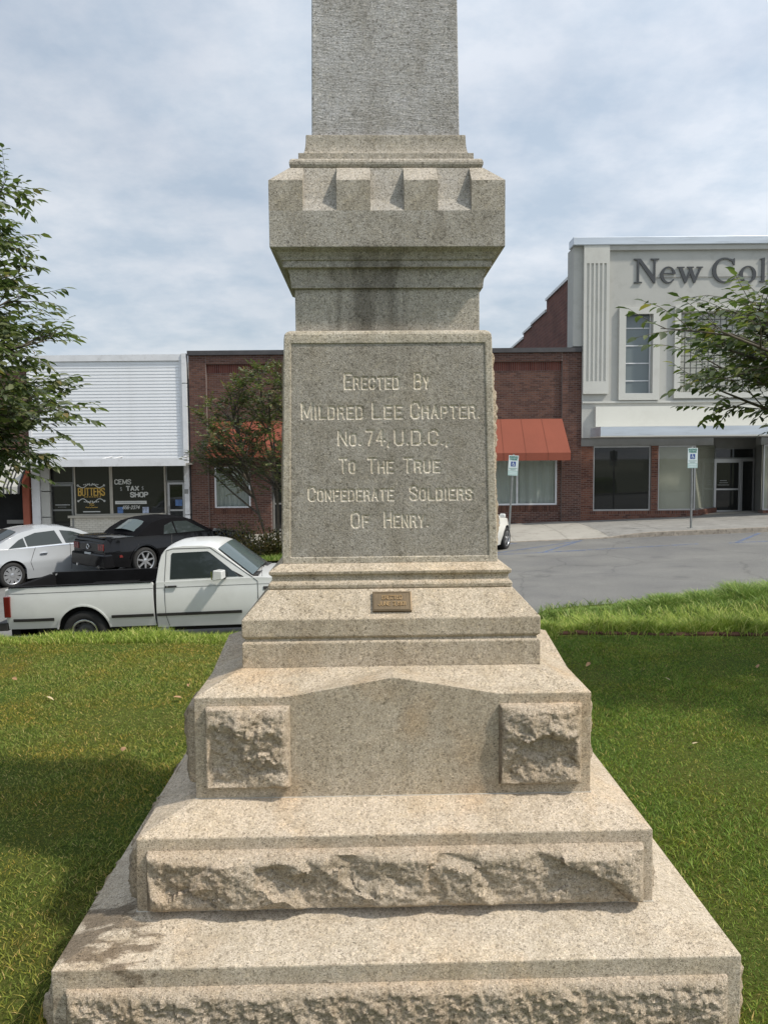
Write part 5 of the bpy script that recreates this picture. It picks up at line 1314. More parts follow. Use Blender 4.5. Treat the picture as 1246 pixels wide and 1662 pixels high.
for s in (-1, 1):
    w_ = carpart(patch([(2.40,1.055),(2.415,1.40),(2.43,1.425),(2.94,1.43),(2.975,1.41),(3.28,1.16),(3.38,1.06)], ycab, s, .006, zg_, [2.6, 2.8, 3.0, 3.2]), 'side_window', M_CGL, pk)
    w2_ = carpart(patch([(3.395,1.055),(3.30,1.145),(3.46,1.055)], ycab, s, .006, [1.1]), 'quarter_glass', M_TRIM, pk)
    gap_pts = [(3.60,1.03),(3.66,.98),(3.665,.55),(3.665,.38)]
    d_ = build(line_strip([(2.345,1.46),(2.32,1.03),(2.325,.55),(2.36,.385)], lambda x, z: ycab(x, z) if z > 1.0 else yb(x, z), s, .0045, .007), 'door_gap', M_SEAM, pk, world=False)
    build(line_strip(gap_pts, yb, s, .0045, .007), 'door_gap', M_SEAM, pk, world=False)
    build(line_strip([(2.345,1.462),(2.44,1.485),(2.98,1.478),(3.60,1.03)], ycab, s, .0045, .008), 'door_gap', M_SEAM, pk, world=False)
    build(line_strip([(.12,.552),(RW-AR-.03,.552)], yb, s, .012, .042), 'side_moulding', M_TRIM, pk, world=False)
    build(line_strip([(RW+AR+.03,.556),(1.9,.556),(2.15,.556)], yb, s, .012, .042), 'side_moulding', M_TRIM, pk, world=False)
    build(line_strip([(2.20,.556),(2.9,.556),(3.42,.556)], yb, s, .012, .042), 'side_moulding', M_TRIM, pk, world=False)
    build(line_strip([(.06,.935),(1.1,.935),(2.15,.938)], yb, s, .0028, .006), 'body_crease', M_SEAM, pk, world=False)
    build(line_strip([(2.20,.938),(3.0,.94),(3.66,.94),(4.3,.93)], yb, s, .0028, .005), 'body_crease', M_SEAM, pk, world=False)
    h_ = build(MB().box(2.37, 2.50, min(s*.785, s*.81), max(s*.785, s*.81), .945, .968), 'door_handle', M_TRIM, pk, world=False, bevel=.004)
    build(MB().tube((2.345, s*.78, .955), (2.345, s*.795, .955), .014), 'door_lock', M_TRIM, pk, world=False)
    # arch lips
    pts = arc(RW, ZW+.02, AR+.004, AR+.004, 8, 172, 16)
    build(line_strip(pts, yb, s, .010, .022), 'arch_lip', M_WPAINT, pk, world=False)
    pts = arc(FWx, ZW+.02, AR+.004, AR+.004, 8, 172, 16)
    build(line_strip(pts, yb, s, .010, .022), 'arch_lip', M_WPAINT, pk, world=False)
    # mirror
    mb = MB(); y0_ = s*.83; y1_ = s*1.0
    mb.add([(3.10,y0_,1.045),(3.22,y0_,1.06),(3.22,y0_,1.17),(3.13,y0_,1.185),(3.06,y1_,1.04),(3.20,y1_,1.055),(3.20,y1_,1.175),(3.075,y1_,1.19)], [(0,1,2,3),(7,6,5,4),(0,4,5,1),(1,5,6,2),(2,6,7,3),(3,7,4,0)])
    mi = build(mb, 'mirror', M_WPAINT, pk, world=False, bevel=.012, fix=True)
    build(MB().tube((3.2, s*.76, 1.05), (3.17, s*.85, 1.06), .018), 'mirror_arm', M_TRIM, mi, world=False)
    build(MB().box(3.042, 3.058, min(s*.85, s*.98), max(s*.85, s*.98), 1.055, 1.175), 'mirror_glass', M_CHROME, mi, world=False)
    build(line_strip([(3.74,.88),(3.86,.88)], yb, s, .008, .045), 'fender_badge', M_TRIM, pk, world=False)
build(line_strip([(2.175,1.0),(2.178,.7),(2.195,.40)], yb, -1, -.02, .03), 'bed_gap', M_UNDER, pk, world=False)
def glasspane(name, m_, parent, x0, z0, w0, x1, z1, w1_, off, crown, n=8):
    """curved screen between two edges, bulging along the local normal"""
    mb = MB(); vs = []; nx_, nz_ = (z1-z0), -(x1-x0); l_ = math.hypot(nx_, nz_); nx_ /= l_; nz_ /= l_
    if nx_*(1 if off > 0 else -1) < 0 and False: nx_, nz_ = -nx_, -nz_
    for i in range(n+1):
        t_ = -1+2*i/n
        for (x, z, w) in ((x0, z0, w0), (x1, z1, w1_)):
            c_ = crown*(1-t_*t_)
            vs.append((x+nx_*(off+c_)*1.0, t_*w, z+nz_*(off+c_)))
    mb.add(vs, [(2*i, 2*i+2, 2*i+3, 2*i+1) for i in range(n)])
    k = len(vs); vs2 = [(a-nx_*.006, b_, c_-nz_*.006) for a, b_, c_ in vs]
    mb.add(vs2, [(2*i+1, 2*i+3, 2*i+2, 2*i) for i in range(n)])
    return build(mb, name, m_, parent, smooth=True, world=False)
# windscreen: from base (3.60,1.03) to top (3.06,1.47): normal must point forward/up
ws_ = glasspane('windscreen', M_CGL2, pk, 3.085, 1.450, .62, 3.575, 1.055, .70, -.012, -.055)
glasspane('rear_window', M_CGL, pk, 2.195, 1.08, .60, 2.262, 1.40, .55, -.012, -.01)
build(MB().tube((3.60, -.55, 1.06), (3.46, -.08, 1.19), .009), 'wiper', M_TRIM, pk, world=False)
build(MB().tube((3.62, .10, 1.075), (3.40, .45, 1.235), .009), 'wiper', M_TRIM, pk, world=False)
build(MB().tube((3.72, -.70, 1.02), (3.70, -.70, 1.75), .003, .0015, n=5), 'antenna', M_TRIM, pk, world=False)
build(MB().box(3.55, 3.66, -.68, .68, 1.035, 1.062), 'cowl', M_TRIM, pk, world=False)
for (x, st) in ((RW, 'steel'), (FWx, 'steel')):
    wheel(pk, x, -.765, ZW, ZW, .195, .20, -1, st, M_STEEL); wheel(pk, x, .765, ZW, ZW, .195, .20, 1, st, M_STEEL)
build(MB().box(4.50, 4.60, -.78, .78, .42, .56), 'front_bumper', M_CHROME, pk, world=False, bevel=.02)

# ---------------------------------------------------------------- generic saloon builder
def saloon(name, loc, heading, label, cat, Lg, HWc, wb0, wb1, r, body_pts, green_pts, side_wins, paint, roof_m, rimstyle, rim_m, rr, belt, roofz, screens, tumble=.42, extra=None, pitch=.033):
    t_ = thing(name, loc, label, cat, None, heading)
    t_.rotation_euler = (0, 0, heading)
    AR_ = r+.055
    def yb_(x, z):
        w = HWc - .07*sm(.50, .18, z) - .05*sm(.60, belt+.05, z) + .012*math.exp(-((z-.62)/.07)**2)
        w -= .20*sm(.55, 0, x)**2 + .30*sm(Lg-.75, Lg, x)**2
        return w
    def yg_(x, z):
        return yb_(min(max(x, .8), Lg-1.2), belt) - .015 - tumble*max(0, z-belt) - .10*sm(1.1, .6, x)
    top, bot = body_pts
    out = bot[0] + arc(wb0, r+.01, AR_, AR_, 172, 8, 18) if False else None
    pts = list(top) + [(wb1+AR_+.01, .20)] + arc(wb1, r, AR_, AR_, 20, 160, 18) + [(wb1-AR_-.02, .19), (wb0+AR_+.02, .19)] + arc(wb0, r, AR_, AR_, 20, 160, 18) + [(wb0-AR_-.01, .22)]
    me_ = shell(pts, yb_, [.3, .4, .48, .55, .6, .65, .7, .78, .86, belt], lin(.15, Lg-.15, 26), [-.9, -.7, -.4, 0, .4, .7, .9], crown=.04, zc=belt-.05)
    carpart(me_, 'body', paint, t_, 38)
    build(MB().box(wb0-.3, wb1+.3, -HWc+.22, HWc-.22, .16, .5), 'underbody', M_UNDER, t_, world=False)
    for x in (wb0, wb1):
        for s in (-1, 1):
            build(MB().lathe_y([(AR_+.0, -s*.02), (AR_-.0, -s*.24), (.02, -s*.24)], c=(x, s*(HWc-.03), r), n=24), 'wheel_well', M_UNDER, t_, world=False)
            wheel(t_, x, s*(HWc-.015), r, r, rr, .21, s, rimstyle, rim_m)
    me_ = shell(green_pts, yg_, [belt+.08, belt+.16, belt+.24, belt+.32, belt+.38], lin(green_pts[0][0]+.2, green_pts[-1][0]-.2, 14), [-.9, -.75, -.4, 0, .4, .75, .9], crown=.06, zc=roofz-.04)
    carpart(me_, 'roof' if roof_m is not M_SOFT else 'soft_top', roof_m, t_, 40, bevel=.03)
    for s in (-1, 1):
        for w_ in side_wins: carpart(patch(w_, yg_, s, .007, [belt+.1, belt+.2, belt+.3], []), 'side_window', M_CGL, t_)
    for nm, m_, a in screens: glasspane(nm, m_, t_, *a)
    if extra: extra(t_, yb_, yg_)
    return t_
# silver-white saloon, seen from its rear quarter (right flank)
hd1 = R(50)
def at_wheel(px, Y, heading, wx_, wy_):
    """origin so that local (wx_, wy_) lies under photograph column px at depth Y"""
    X = P(px, 930, Y).x; c_, s_ = math.cos(heading), math.sin(heading)
    return (X - (wx_*c_-wy_*s_), Y - (wx_*s_+wy_*c_))
def sedan_extra(t_, yb_, yg_):
    for s in (-1, 1):
        for pts in ([(2.62,1.0),(2.60,.7),(2.64,.25)], [(1.68,.98),(1.52,.62),(1.60,.4)], [(3.58,.96),(3.62,.6),(3.60,.25)]):
            build(line_strip(pts, yb_, s, .004, .012), 'door_gap', M_SEAM, t_, world=False)
        for x in (1.78, 2.78): build(MB().box(x, x+.19, min(s*.88, s*.935), max(s*.88, s*.935), .80, .83), 'door_handle', M_CHROME, t_, world=False, bevel=.008)
        build(line_strip([(1.0,.955),(1.4,.985),(2.4,.995),(3.4,.975),(3.72,.95)], yg_, s, .016, .022), 'chrome_strip', M_CHROME, t_, world=False)
        build(MB().box(.02, .30, min(s*.62, s*.80), max(s*.62, s*.80), .74, .88), 'tail_light', M_RED, t_, world=False, bevel=.02)
        build(MB().box(3.42, 3.55, min(s*.92, s*1.06), max(s*.92, s*1.06), .97, 1.09), 'mirror', M_SPAINT, t_, world=False, bevel=.03)
x_, y_ = at_wheel(20.5, 19.2, hd1, 1.06, -.88)
sedan_body = ([(.02,.30),(.0,.55),(.06,.82),(.16,.97),(.45,1.0),(.9,.985),(3.6,.955),(4.1,.90),(4.55,.80),(4.74,.66),(4.80,.50),(4.78,.28),(4.6,.20)], None)
sedan_green = [(.55,.97),(.98,1.20),(1.35,1.36),(1.75,1.435),(2.2,1.45),(2.6,1.425),(2.95,1.345),(3.35,1.16),(3.80,.955)]
saloon('saloon_car', (x_, y_, zroad(x_+.8)), hd1, 'silvery white saloon parked at an angle at the far left', 'car', 4.80, .91, 1.06, 3.85, .325, sedan_body, sedan_green,
       [[(1.02,1.00),(1.30,1.19),(1.42,1.235),(1.46,1.01)], [(1.50,1.015),(1.46,1.25),(1.75,1.34),(2.28,1.365),(2.42,1.02)], [(2.52,1.02),(2.42,1.362),(2.72,1.32),(3.05,1.20),(3.42,1.005)]],
       M_SPAINT, M_SPAINT, 'cover', M_RIM, .225, .96, 1.44,
       [('rear_window', M_CGL, (.66, 1.045, .60, 1.36, 1.375, .52, -.012, -.05)), ('windscreen', M_CGL, (2.98, 1.345, .52, 3.72, .995, .66, -.012, -.05))], extra=sedan_extra)
# black convertible with fabric top
hd2 = R(50)
def conv_extra(t_, yb_, yg_):
    build(MB().box(-.012, .06, -.70, .70, .62, .87), 'rear_panel', M_KPAINT, t_, world=False, bevel=.02)
    for s in (-1, 1):
        for k in range(3):
            y0_ = s*(.47+.085*k)
            build(MB().box(-.03, .03, min(y0_, y0_+s*.072), max(y0_, y0_+s*.072), .68, .84), 'tail_light', M_RED, t_, world=False, bevel=.006)
        for pts in ([(3.15,.93),(3.18,.6),(3.14,.25)], [(1.85,.95),(1.80,.6),(1.86,.25)]): build(line_strip(pts, yb_, s, .004, .012), 'door_gap', M_SEAM, t_, world=False)
        build(MB().box(.30, .50, min(s*.80, s*.925), max(s*.80, s*.925), .50, .56), 'side_marker', M_RED, t_, world=False)
        # haunch over the rear arch
        build(line_strip(arc(1.02, .345, .44, .44, 12, 168, 16), yb_, s, .022, .03), 'arch_lip', M_KPAINT, t_, world=False)
    build(MB().box(-.035, .28, -.72, .72, .985, 1.01), 'spoiler', M_KPAINT, t_, world=False, bevel=.01)
    mb = MB(); pts = arc(0, .755, .055, .055, 0, 360, 18)
    for a, b_ in zip(pts[:-1], pts[1:]): mb.tube((-.035, a[0], a[1]), (-.035, b_[0], b_[1]), .010, n=6)
    build(mb, 'round_badge', M_CHROME, t_, world=False)
    build(MB().box(-.05, -.03, -.15, .15, .48, .61), 'number_plate', M_PALE, t_, world=False)
    build(MB().box(-.055, .25, -.82, .82, .24, .60), 'rear_bumper', M_KPAINT, t_, world=False, bevel=.05)
    for s in (-1, 1): build(MB().tube((-.07, s*.5, .27), (.1, s*.5, .27), .035, n=12), 'exhaust', M_CHROME, t_, world=False)
x_, y_ = at_wheel(237, 19.6, hd2, 1.02, -.92)
cb = ([(.02,.30),(.0,.50),(.0,.88),(.06,.985),(.5,1.0),(1.3,.975),(3.0,.945),(3.6,.94),(4.3,.86),(4.62,.76),(4.70,.60),(4.74,.40),(4.70,.22)], None)
cg = [(.85,.97),(1.05,1.13),(1.35,1.30),(1.70,1.375),(2.10,1.385),(2.45,1.35),(2.62,1.30),(3.25,.93)]
saloon('convertible_car', (x_, y_, zroad(x_+1)), hd2, 'black convertible with fabric top and red tail lights parked behind the pickup', 'car', 4.76, .94, 1.02, 3.74, .345, cb, cg,
       [[(1.62,.985),(1.70,1.20),(1.95,1.285),(2.00,.985)], [(2.04,.985),(2.0,1.29),(2.42,1.28),(2.95,.985)]],
       M_KPAINT, M_SOFT, 'alloy7', M_RIM, .25, .955, 1.38,
       [('rear_window', M_CGL2, (.99, 1.065, .48, 1.36, 1.295, .42, -.014, -.06)), ('windscreen', M_CGL, (2.66, 1.275, .52, 3.22, .955, .66, -.012, -.06))], extra=conv_extra)
# white car right of the monument (only its front wheel and wing show)
hd3 = R(63)
x_, y_ = at_wheel(821.5, 21.7, hd3, 3.52, -.86)
hb_ = ([(.02,.30),(.0,.55),(.05,.85),(.2,1.0),(.6,1.02),(3.0,.96),(3.4,.93),(3.9,.84),(4.12,.72),(4.2,.56),(4.22,.40),(4.18,.25),(4.05,.20)], None)
hg_ = [(.30,.98),(.45,1.20),(.75,1.40),(1.2,1.48),(1.8,1.49),(2.2,1.44),(2.6,1.28),(3.15,.95)]
def hatch_extra(t_, yb_, yg_):
    for s in (-1, 1):
        build(MB().box(4.02, 4.18, min(s*.50, s*.72), max(s*.50, s*.72), .60, .74), 'headlight', M_CGL2, t_, world=False, bevel=.03)
        build(MB().box(2.85, 2.97, min(s*.87, s*1.02), max(s*.87, s*1.02), .96, 1.07), 'mirror', M_WPAINT, t_, world=False, bevel=.03)
        build(MB().box(.0, .2, min(s*.6, s*.78), max(s*.6, s*.78), .72, .92), 'tail_light', M_RED, t_, world=False, bevel=.02)
M_IVORY = mat('ivory_paint', (.74, .735, .68), rough=.28, var=.02, coat=.6)
saloon('hatchback_car', (x_, y_, zroad(x_+1.5)), hd3, 'white car nose-in at the kerb just right of the monument with a dark tyre', 'car', 4.22, .88, .80, 3.52, .325, hb_, hg_,
       [[(.75,1.02),(.95,1.30),(1.45,1.39),(1.52,1.02)], [(1.60,1.02),(1.54,1.395),(2.05,1.36),(2.65,1.03)]],
       M_IVORY, M_IVORY, 'alloy5', M_RIM, .215, .96, 1.48,
       [('rear_window', M_CGL, (.36, 1.05, .58, .70, 1.38, .50, -.012, -.03)), ('windscreen', M_CGL, (2.26, 1.41, .50, 3.02, 1.0, .64, -.012, -.05))], extra=hatch_extra)

# ================================================================== TREES
M_BARK = mat('bark', (.10, .085, .065), rough=.95, var=.3, scale=14, bump=.004, bscale=50, stretch=(1, 1, .3))
def leaf_mat(name, stops, trans=.35, rough=.42):
    m, t, b = new_mat(name)
    oi = N(t, 'ShaderNodeObjectInfo'); g = N(t, 'ShaderNodeNewGeometry')
    ad = N(t, 'ShaderNodeMath', operation='ADD'); L(t, oi.outputs['Random'], ad.inputs[0]); L(t, g.outputs['Random Per Island'], ad.inputs[1])
    fr = N(t, 'ShaderNodeMath', operation='FRACT'); L(t, ad.outputs[0], fr.inputs[0])
    c = ramp(t, fr.outputs[0], stops); L(t, c, b.inputs['Base Color']); b.inputs['Roughness'].default_value = rough
    b.inputs['Specular IOR Level'].default_value = .4
    tr = N(t, 'ShaderNodeBsdfTranslucent'); L(t, mul(t, c, (1.1, 1.35, .6)), tr.inputs[0])
    ms = N(t, 'ShaderNodeMixShader', i_0=trans); L(t, b.outputs[0], ms.inputs[1]); L(t, tr.outputs[0], ms.inputs[2])
    L(t, ms.outputs[0], t.nodes['Material Output'].inputs[0]); return m
M_LEAF1 = leaf_mat('cherry_leaf', [(0, (.062, .084, .042)), (.4, (.105, .135, .062)), (.75, (.16, .185, .088)), (.95, (.16, .17, .08)), (1, (.24, .18, .08))])
M_LEAF2 = leaf_mat('cherry_leaf_pale', [(0, (.045, .064, .030)), (.4, (.078, .105, .046)), (.75, (.14, .165, .07)), (.95, (.22, .23, .09)), (1, (.30, .24, .09))])
M_LEAF3 = leaf_mat('crape_leaf', [(0, (.070, .098, .045)), (.5, (.12, .145, .065)), (.85, (.18, .17, .08)), (1, (.22, .14, .07))], trans=.3)
M_LEAF4 = leaf_mat('shrub_leaf', [(0, (.035, .042, .018)), (.5, (.070, .070, .026)), (.85, (.11, .085, .035)), (1, (.16, .10, .04))], trans=.25)

LEAF_V = np.array([(0,0,0), (.30,-.24,.05), (.30,0,-.005), (.30,.24,.05), (.68,-.19,.02), (.68,0,-.035), (.68,.19,.02), (1,0,-.11)], float)
LEAF_F = [(0,1,2), (0,2,3), (1,4,5,2), (2,5,6,3), (4,7,5), (5,7,6)]
def leaf_mesh(name, L_, m_):
    me = bpy.data.meshes.new(name); me.from_pydata([tuple(v*L_) for v in LEAF_V], [], LEAF_F); me.materials.append(m_)
    me.polygons.foreach_set('use_smooth', [True]*len(me.polygons)); return me
def join_leaves(name, mats, L_, m_, parent, V=LEAF_V, FC=LEAF_F):
    """many leaves (4x4 matrices) as one mesh"""
    n = len(mats)
    if not n: return None
    A = np.array([[list(r) for r in m] for m in mats]); V4 = np.c_[V*L_, np.ones(len(V))]
    pts = np.einsum('nij,kj->nki', A, V4)[:, :, :3].reshape(-1, 3)
    me = bpy.data.meshes.new(name)
    k = len(V); loops = np.concatenate([np.array(f) for f in FC]); ls = np.array([len(f) for f in FC])
    allloops = (loops[None, :] + (np.arange(n)*k)[:, None]).ravel()
    me.vertices.add(n*k); me.vertices.foreach_set('co', pts.ravel())
    me.loops.add(len(allloops)); me.loops.foreach_set('vertex_index', allloops.astype(np.int32))
    me.polygons.add(n*len(FC)); tot = np.tile(ls, n); st = np.concatenate([[0], np.cumsum(tot)[:-1]])
    me.polygons.foreach_set('loop_start', st.astype(np.int32)); me.polygons.foreach_set('loop_total', tot.astype(np.int32))
    me.polygons.foreach_set('use_smooth', np.ones(len(tot), bool))
    me.update(calc_edges=True); me.validate()
    o = mk(name, me, m_, parent); o['kind'] = 'stuff'; return o
def leaf_frame(p, d, up, roll, s):
    x = d.normalized(); y = up.cross(x)
    if y.length < 1e-3: y = x.orthogonal()
    y = y.normalized(); z = x.cross(y); M_ = Matrix((x, y, z)).transposed().to_4x4()
    return Matrix.Translation(p) @ M_ @ Matrix.Rotation(roll, 4, 'X') @ Matrix.Diagonal((s, s*random.uniform(.85, 1.15), s, 1))
def in_view(w, m=20):
    v = CM.to_3x3().transposed() @ (w - Vector((0, 0, EYE)))
    if v.z > -.3: return False
    x = 623 + FPX*v.x/-v.z; y = 831 - FPX*v.y/-v.z
    return -m < x < 1246+m and -m < y < 1662+m
def tree(name, base, label, cat, envelope, trunk_h, ntop, nprim, LL, lm, leafgrp=True, squash=1.0, dens=1.0, rise=.35, seed=1, droop=.5, sec=9, stems=None, group=None, zmin=0.0, twl=(.22, .42), tr0=.09):
    """trunk + limbs + twigs reaching to envelope(z, angle) -> radius"""
    rr_ = random.Random(seed); root = thing(name, base, label, cat, group)
    wood = MB(); woods = []; twigs = MB(); L_ = []
    B = Vector(base)
    def branch(p, q, r0, r1, n=5, sag=0.0, mb=wood):
        pts = []; perp = Vector((rr_.uniform(-1, 1), rr_.uniform(-1, 1), rr_.uniform(-.5, 1)))*(q-p).length*.07
        for i in range(n+1):
            t_ = i/n; pts.append(p.lerp(q, t_) + perp*math.sin(t_*math.pi) + Vector((0, 0, -sag*t_*t_)))
        for i in range(n): mb.tube(pts[i], pts[i+1], r0+(r1-r0)*i/n, r0+(r1-r0)*(i+1)/n, n=6, cap=(i == n-1))
        return pts
    stems = stems or [(Vector((0, 0, 0)), Vector((0, 0, ntop)))]
    trunk_pts = []
    tm = MB()
    for a, b_ in stems:
        pts = branch(B+a, B+b_, tr0, tr0*.18, 10, 0, tm); trunk_pts += [p for p in pts if p.z-B.z > trunk_h]
    build(tm, 'trunk', M_BARK, root, smooth=True)
    for i in range(nprim):
        wood = MB(); woods.append(wood)
        t_ = (i+rr_.random())/nprim
        ang = i*2.399963 + rr_.uniform(-.3, .3)
        zt_ = zmin + (ntop*1.02-zmin)*t_
        rad = envelope(zt_, ang)*rr_.uniform(.72, 1.0)
        tip = B + Vector((rad*math.cos(ang), rad*squash*math.sin(ang), zt_))
        cand = min(trunk_pts, key=lambda p: abs((p.z-B.z) - max(trunk_h, zt_-rise*rad)) + .2*(Vector((p.x, p.y)) - Vector((tip.x, tip.y))).length)
        pts = branch(cand, tip, .022*min(1.2, rad)+.008, .006, 7, -.04*rad, wood)
        ln = (tip-cand).length
        ns = max(3, int(sec*ln/2.0*dens))
        for j in range(ns):
            u = .28+.72*(j+rr_.random())/ns; k = min(len(pts)-2, int(u*(len(pts)-1))); p = pts[k].lerp(pts[k+1], u*(len(pts)-1)-k)
            d = (pts[k+1]-pts[k]).normalized(); side = d.cross(Vector((0, 0, 1))).normalized()*rr_.choice((-1, 1))
            dv = (d*.7 + side*rr_.uniform(.3, 1.0) + Vector((0, 0, rr_.uniform(-.45, .55)))).normalized()
            sl = rr_.uniform(.22, .55)*(1.15-u*.45)*max(.5, min(1.3, rad/2))
            q2 = p+dv*sl; sp_ = branch(p, q2, .006, .0025, 3, .02, twigs)
            for m_i in range(3):
                uu = .25+.75*(m_i+rr_.random())/3
                kk = min(2, int(uu*3)); pp = sp_[kk].lerp(sp_[kk+1], uu*3-kk)
                s2 = dv.cross(Vector((0, 0, 1))).normalized()*rr_.choice((-1, 1)) if abs(dv.z) < .98 else Vector((1, 0, 0))
                d3 = (dv*.8+s2*rr_.uniform(.1, .8)+Vector((0, 0, rr_.uniform(-.3, .5)))).normalized(); tl = rr_.uniform(*twl)
                tp = branch(pp, pp+d3*tl, .0028, .0012, 3, .03*tl/.3, twigs)
                nl = max(4, int(tl/(LL*.38)))
                for l_ in range(nl):
                    w = .12+.88*(l_+.5)/nl; k3 = min(2, int(w*3)); lp = tp[k3].lerp(tp[k3+1], w*3-k3)
                    sd_ = d3.cross(Vector((0, 0, 1))); sd_ = sd_.normalized() if sd_.length > .01 else Vector((1, 0, 0))
                    sd_ = sd_*(1 if l_ % 2 else -1)
                    ld = d3*.75 + sd_*.75 + Vector((0, 0, -droop*rr_.uniform(.3, 1.5)))
                    if l_ == nl-1: ld = d3+Vector((0, 0, -droop*.6))
                    L_.append(leaf_frame(lp, ld, Vector((rr_.uniform(-.3, .3), rr_.uniform(-.3, .3), 1)), rr_.uniform(-.5, .5), rr_.uniform(.55, 1.25)))
    for wd_ in woods: build(wd_, 'limb', M_BARK, root, smooth=True)
    tw = build(twigs, 'twigs', M_BARK, root, smooth=True); tw['kind'] = 'stuff'
    off = Matrix.Translation(-B)
    if leafgrp:
        vis = sorted([m_ for m_ in L_ if in_view(m_.to_translation())], key=lambda m_: (m_.to_translation()-Vector((0, 0, EYE))).length + rr_.uniform(0, 1.0))
        pick = vis[:300]; ids = {id(m_) for m_ in pick}; rest = [m_ for m_ in L_ if id(m_) not in ids]
        me = leaf_mesh('leaf', LL, lm)
        for m_ in pick:
            o = mk('leaf', me, None, root); o.matrix_basis = off @ m_
    else: rest = L_
    join_leaves('foliage', [off @ m_ for m_ in rest], LL, lm, root)
    return len(L_)

def envL(z, a):
    pts = [(0, .2), (1.35, 1.2), (1.7, 1.75), (2.2, 1.95), (2.6, 2.15), (3.0, 2.05), (3.3, 1.75), (3.8, 1.55), (4.3, 1.45), (4.9, .9), (5.6, .2)]
    for (z0, r0), (z1, r1) in zip(pts[:-1], pts[1:]):
        if z <= z1: return (r0+(r1-r0)*(z-z0)/(z1-z0))*(1+.10*math.sin(a*3+z*3))
    return .2
nL = tree('cherry_tree', (-4.95, 7.0, 0), 'broad leafy green tree at the left edge in front of the white siding', 'tree', envL, 1.2, 5.2, 138, .100, M_LEAF1, seed=6, sec=22, droop=.55, zmin=1.5, rise=.25, group='leafy trees on the lawn')
def envR(z, a):
    pts = [(0, .2), (1.85, 1.3), (2.1, 2.0), (2.3, 2.4), (2.5, 2.1), (2.68, 1.6), (2.85, .9), (3.2, .6), (3.6, .2)]
    for (z0, r0), (z1, r1) in zip(pts[:-1], pts[1:]):
        if z <= z1: return (r0+(r1-r0)*(z-z0)/(z1-z0))*(1+.16*math.sin(a*5+z*4))
    return .2
nR = tree('cherry_tree', (4.18, 5.5, 0), 'low spreading pale-leaved tree at the right edge in front of the stucco building', 'tree', envR, 1.2, 3.0, 56, .082, M_LEAF2, seed=12, sec=14, squash=.62, droop=.6, zmin=2.08, rise=.35, group='leafy trees on the lawn', tr0=.07)
def envC(z, a):
    pts = [(0, .2), (1.3, .8), (1.8, 1.9), (2.4, 2.35), (3.2, 2.3), (4.2, 2.0), (5.0, 1.3), (5.6, .2)]
    for (z0, r0), (z1, r1) in zip(pts[:-1], pts[1:]):
        if z <= z1: return (r0+(r1-r0)*(z-z0)/(z1-z0))*(1+.18*math.sin(a*4+z*3))
    return .2
cx_ = P(452, 800, 22.0).x
st_ = [(Vector((.15*i-.2, 0, 0)), Vector((-1.3+.75*i, .3*(i % 2)-.15, 5.1-.35*abs(i-1.5)))) for i in range(4)]
nC = tree('crape_myrtle', (cx_, 22.0, zroad(cx_)-.05), 'multi-stemmed small-leaved tree in front of the left orange awning', 'tree', envC, 1.2, 5.35, 115, .105, M_LEAF3, leafgrp=False, seed=9, sec=13, squash=.7, droop=.2, zmin=2.6, rise=.55, stems=st_, twl=(.25, .45), tr0=.05)
# planting island under it with shrubs
isl = sheet('planting_island', lin(cx_-2.2, cx_+2.4, 12), lin(20.2, 23.1, 6), lambda x, y: zroad(x)+.12, M_SOIL)
def shrub(px, Y, rx, rz, label, seed, n=1500):
    rr_ = random.Random(seed); x = P(px, 880, Y).x; z0 = zroad(x)+.1
    root = thing('shrub', (x, Y, z0), label, 'shrub', 'shrubs in the kerb planting')
    stem = MB(); Ls = []
    for i in range(16):
        a = rr_.uniform(0, 6.28); e = rr_.uniform(.3, 1.4); q = Vector((rx*.8*math.cos(a)*math.cos(e), rx*.6*math.sin(a)*math.cos(e), rz*math.sin(e)))
        stem.tube((0, 0, 0), q, .012, .004, n=5)
    build(stem, 'stems', M_BARK, root, world=False)
    for i in range(n):
        a = rr_.uniform(0, 6.28); u = rr_.random()**.5; e = math.asin(rr_.uniform(0, 1))
        k = u*(1+.22*math.sin(3*a+seed)+.15*math.sin(5*e+a*2))
        p = Vector((rx*k*math.cos(a)*math.cos(e), rx*.8*k*math.sin(a)*math.cos(e), rz*k*math.sin(e)+.03))
        d = p.normalized()+Vector((rr_.uniform(-.6, .6), rr_.uniform(-.6, .6), rr_.uniform(-.2, .7)))
        Ls.append(leaf_frame(p, d, Vector((0, 0, 1)), rr_.uniform(-.8, .8), rr_.uniform(.7, 1.2)))
    join_leaves('foliage', Ls, .085, M_LEAF4, root)
shrub(405, 21.0, .85, .95, 'brownish green rounded shrub behind the pickup windscreen', 1)
shrub(372, 21.6, .6, .75, 'smaller brown shrub just left of the rounded one behind the pickup cab', 2)
shrub(442, 21.3, .55, .62, 'low green shrub half hidden by the left side of the monument', 3)

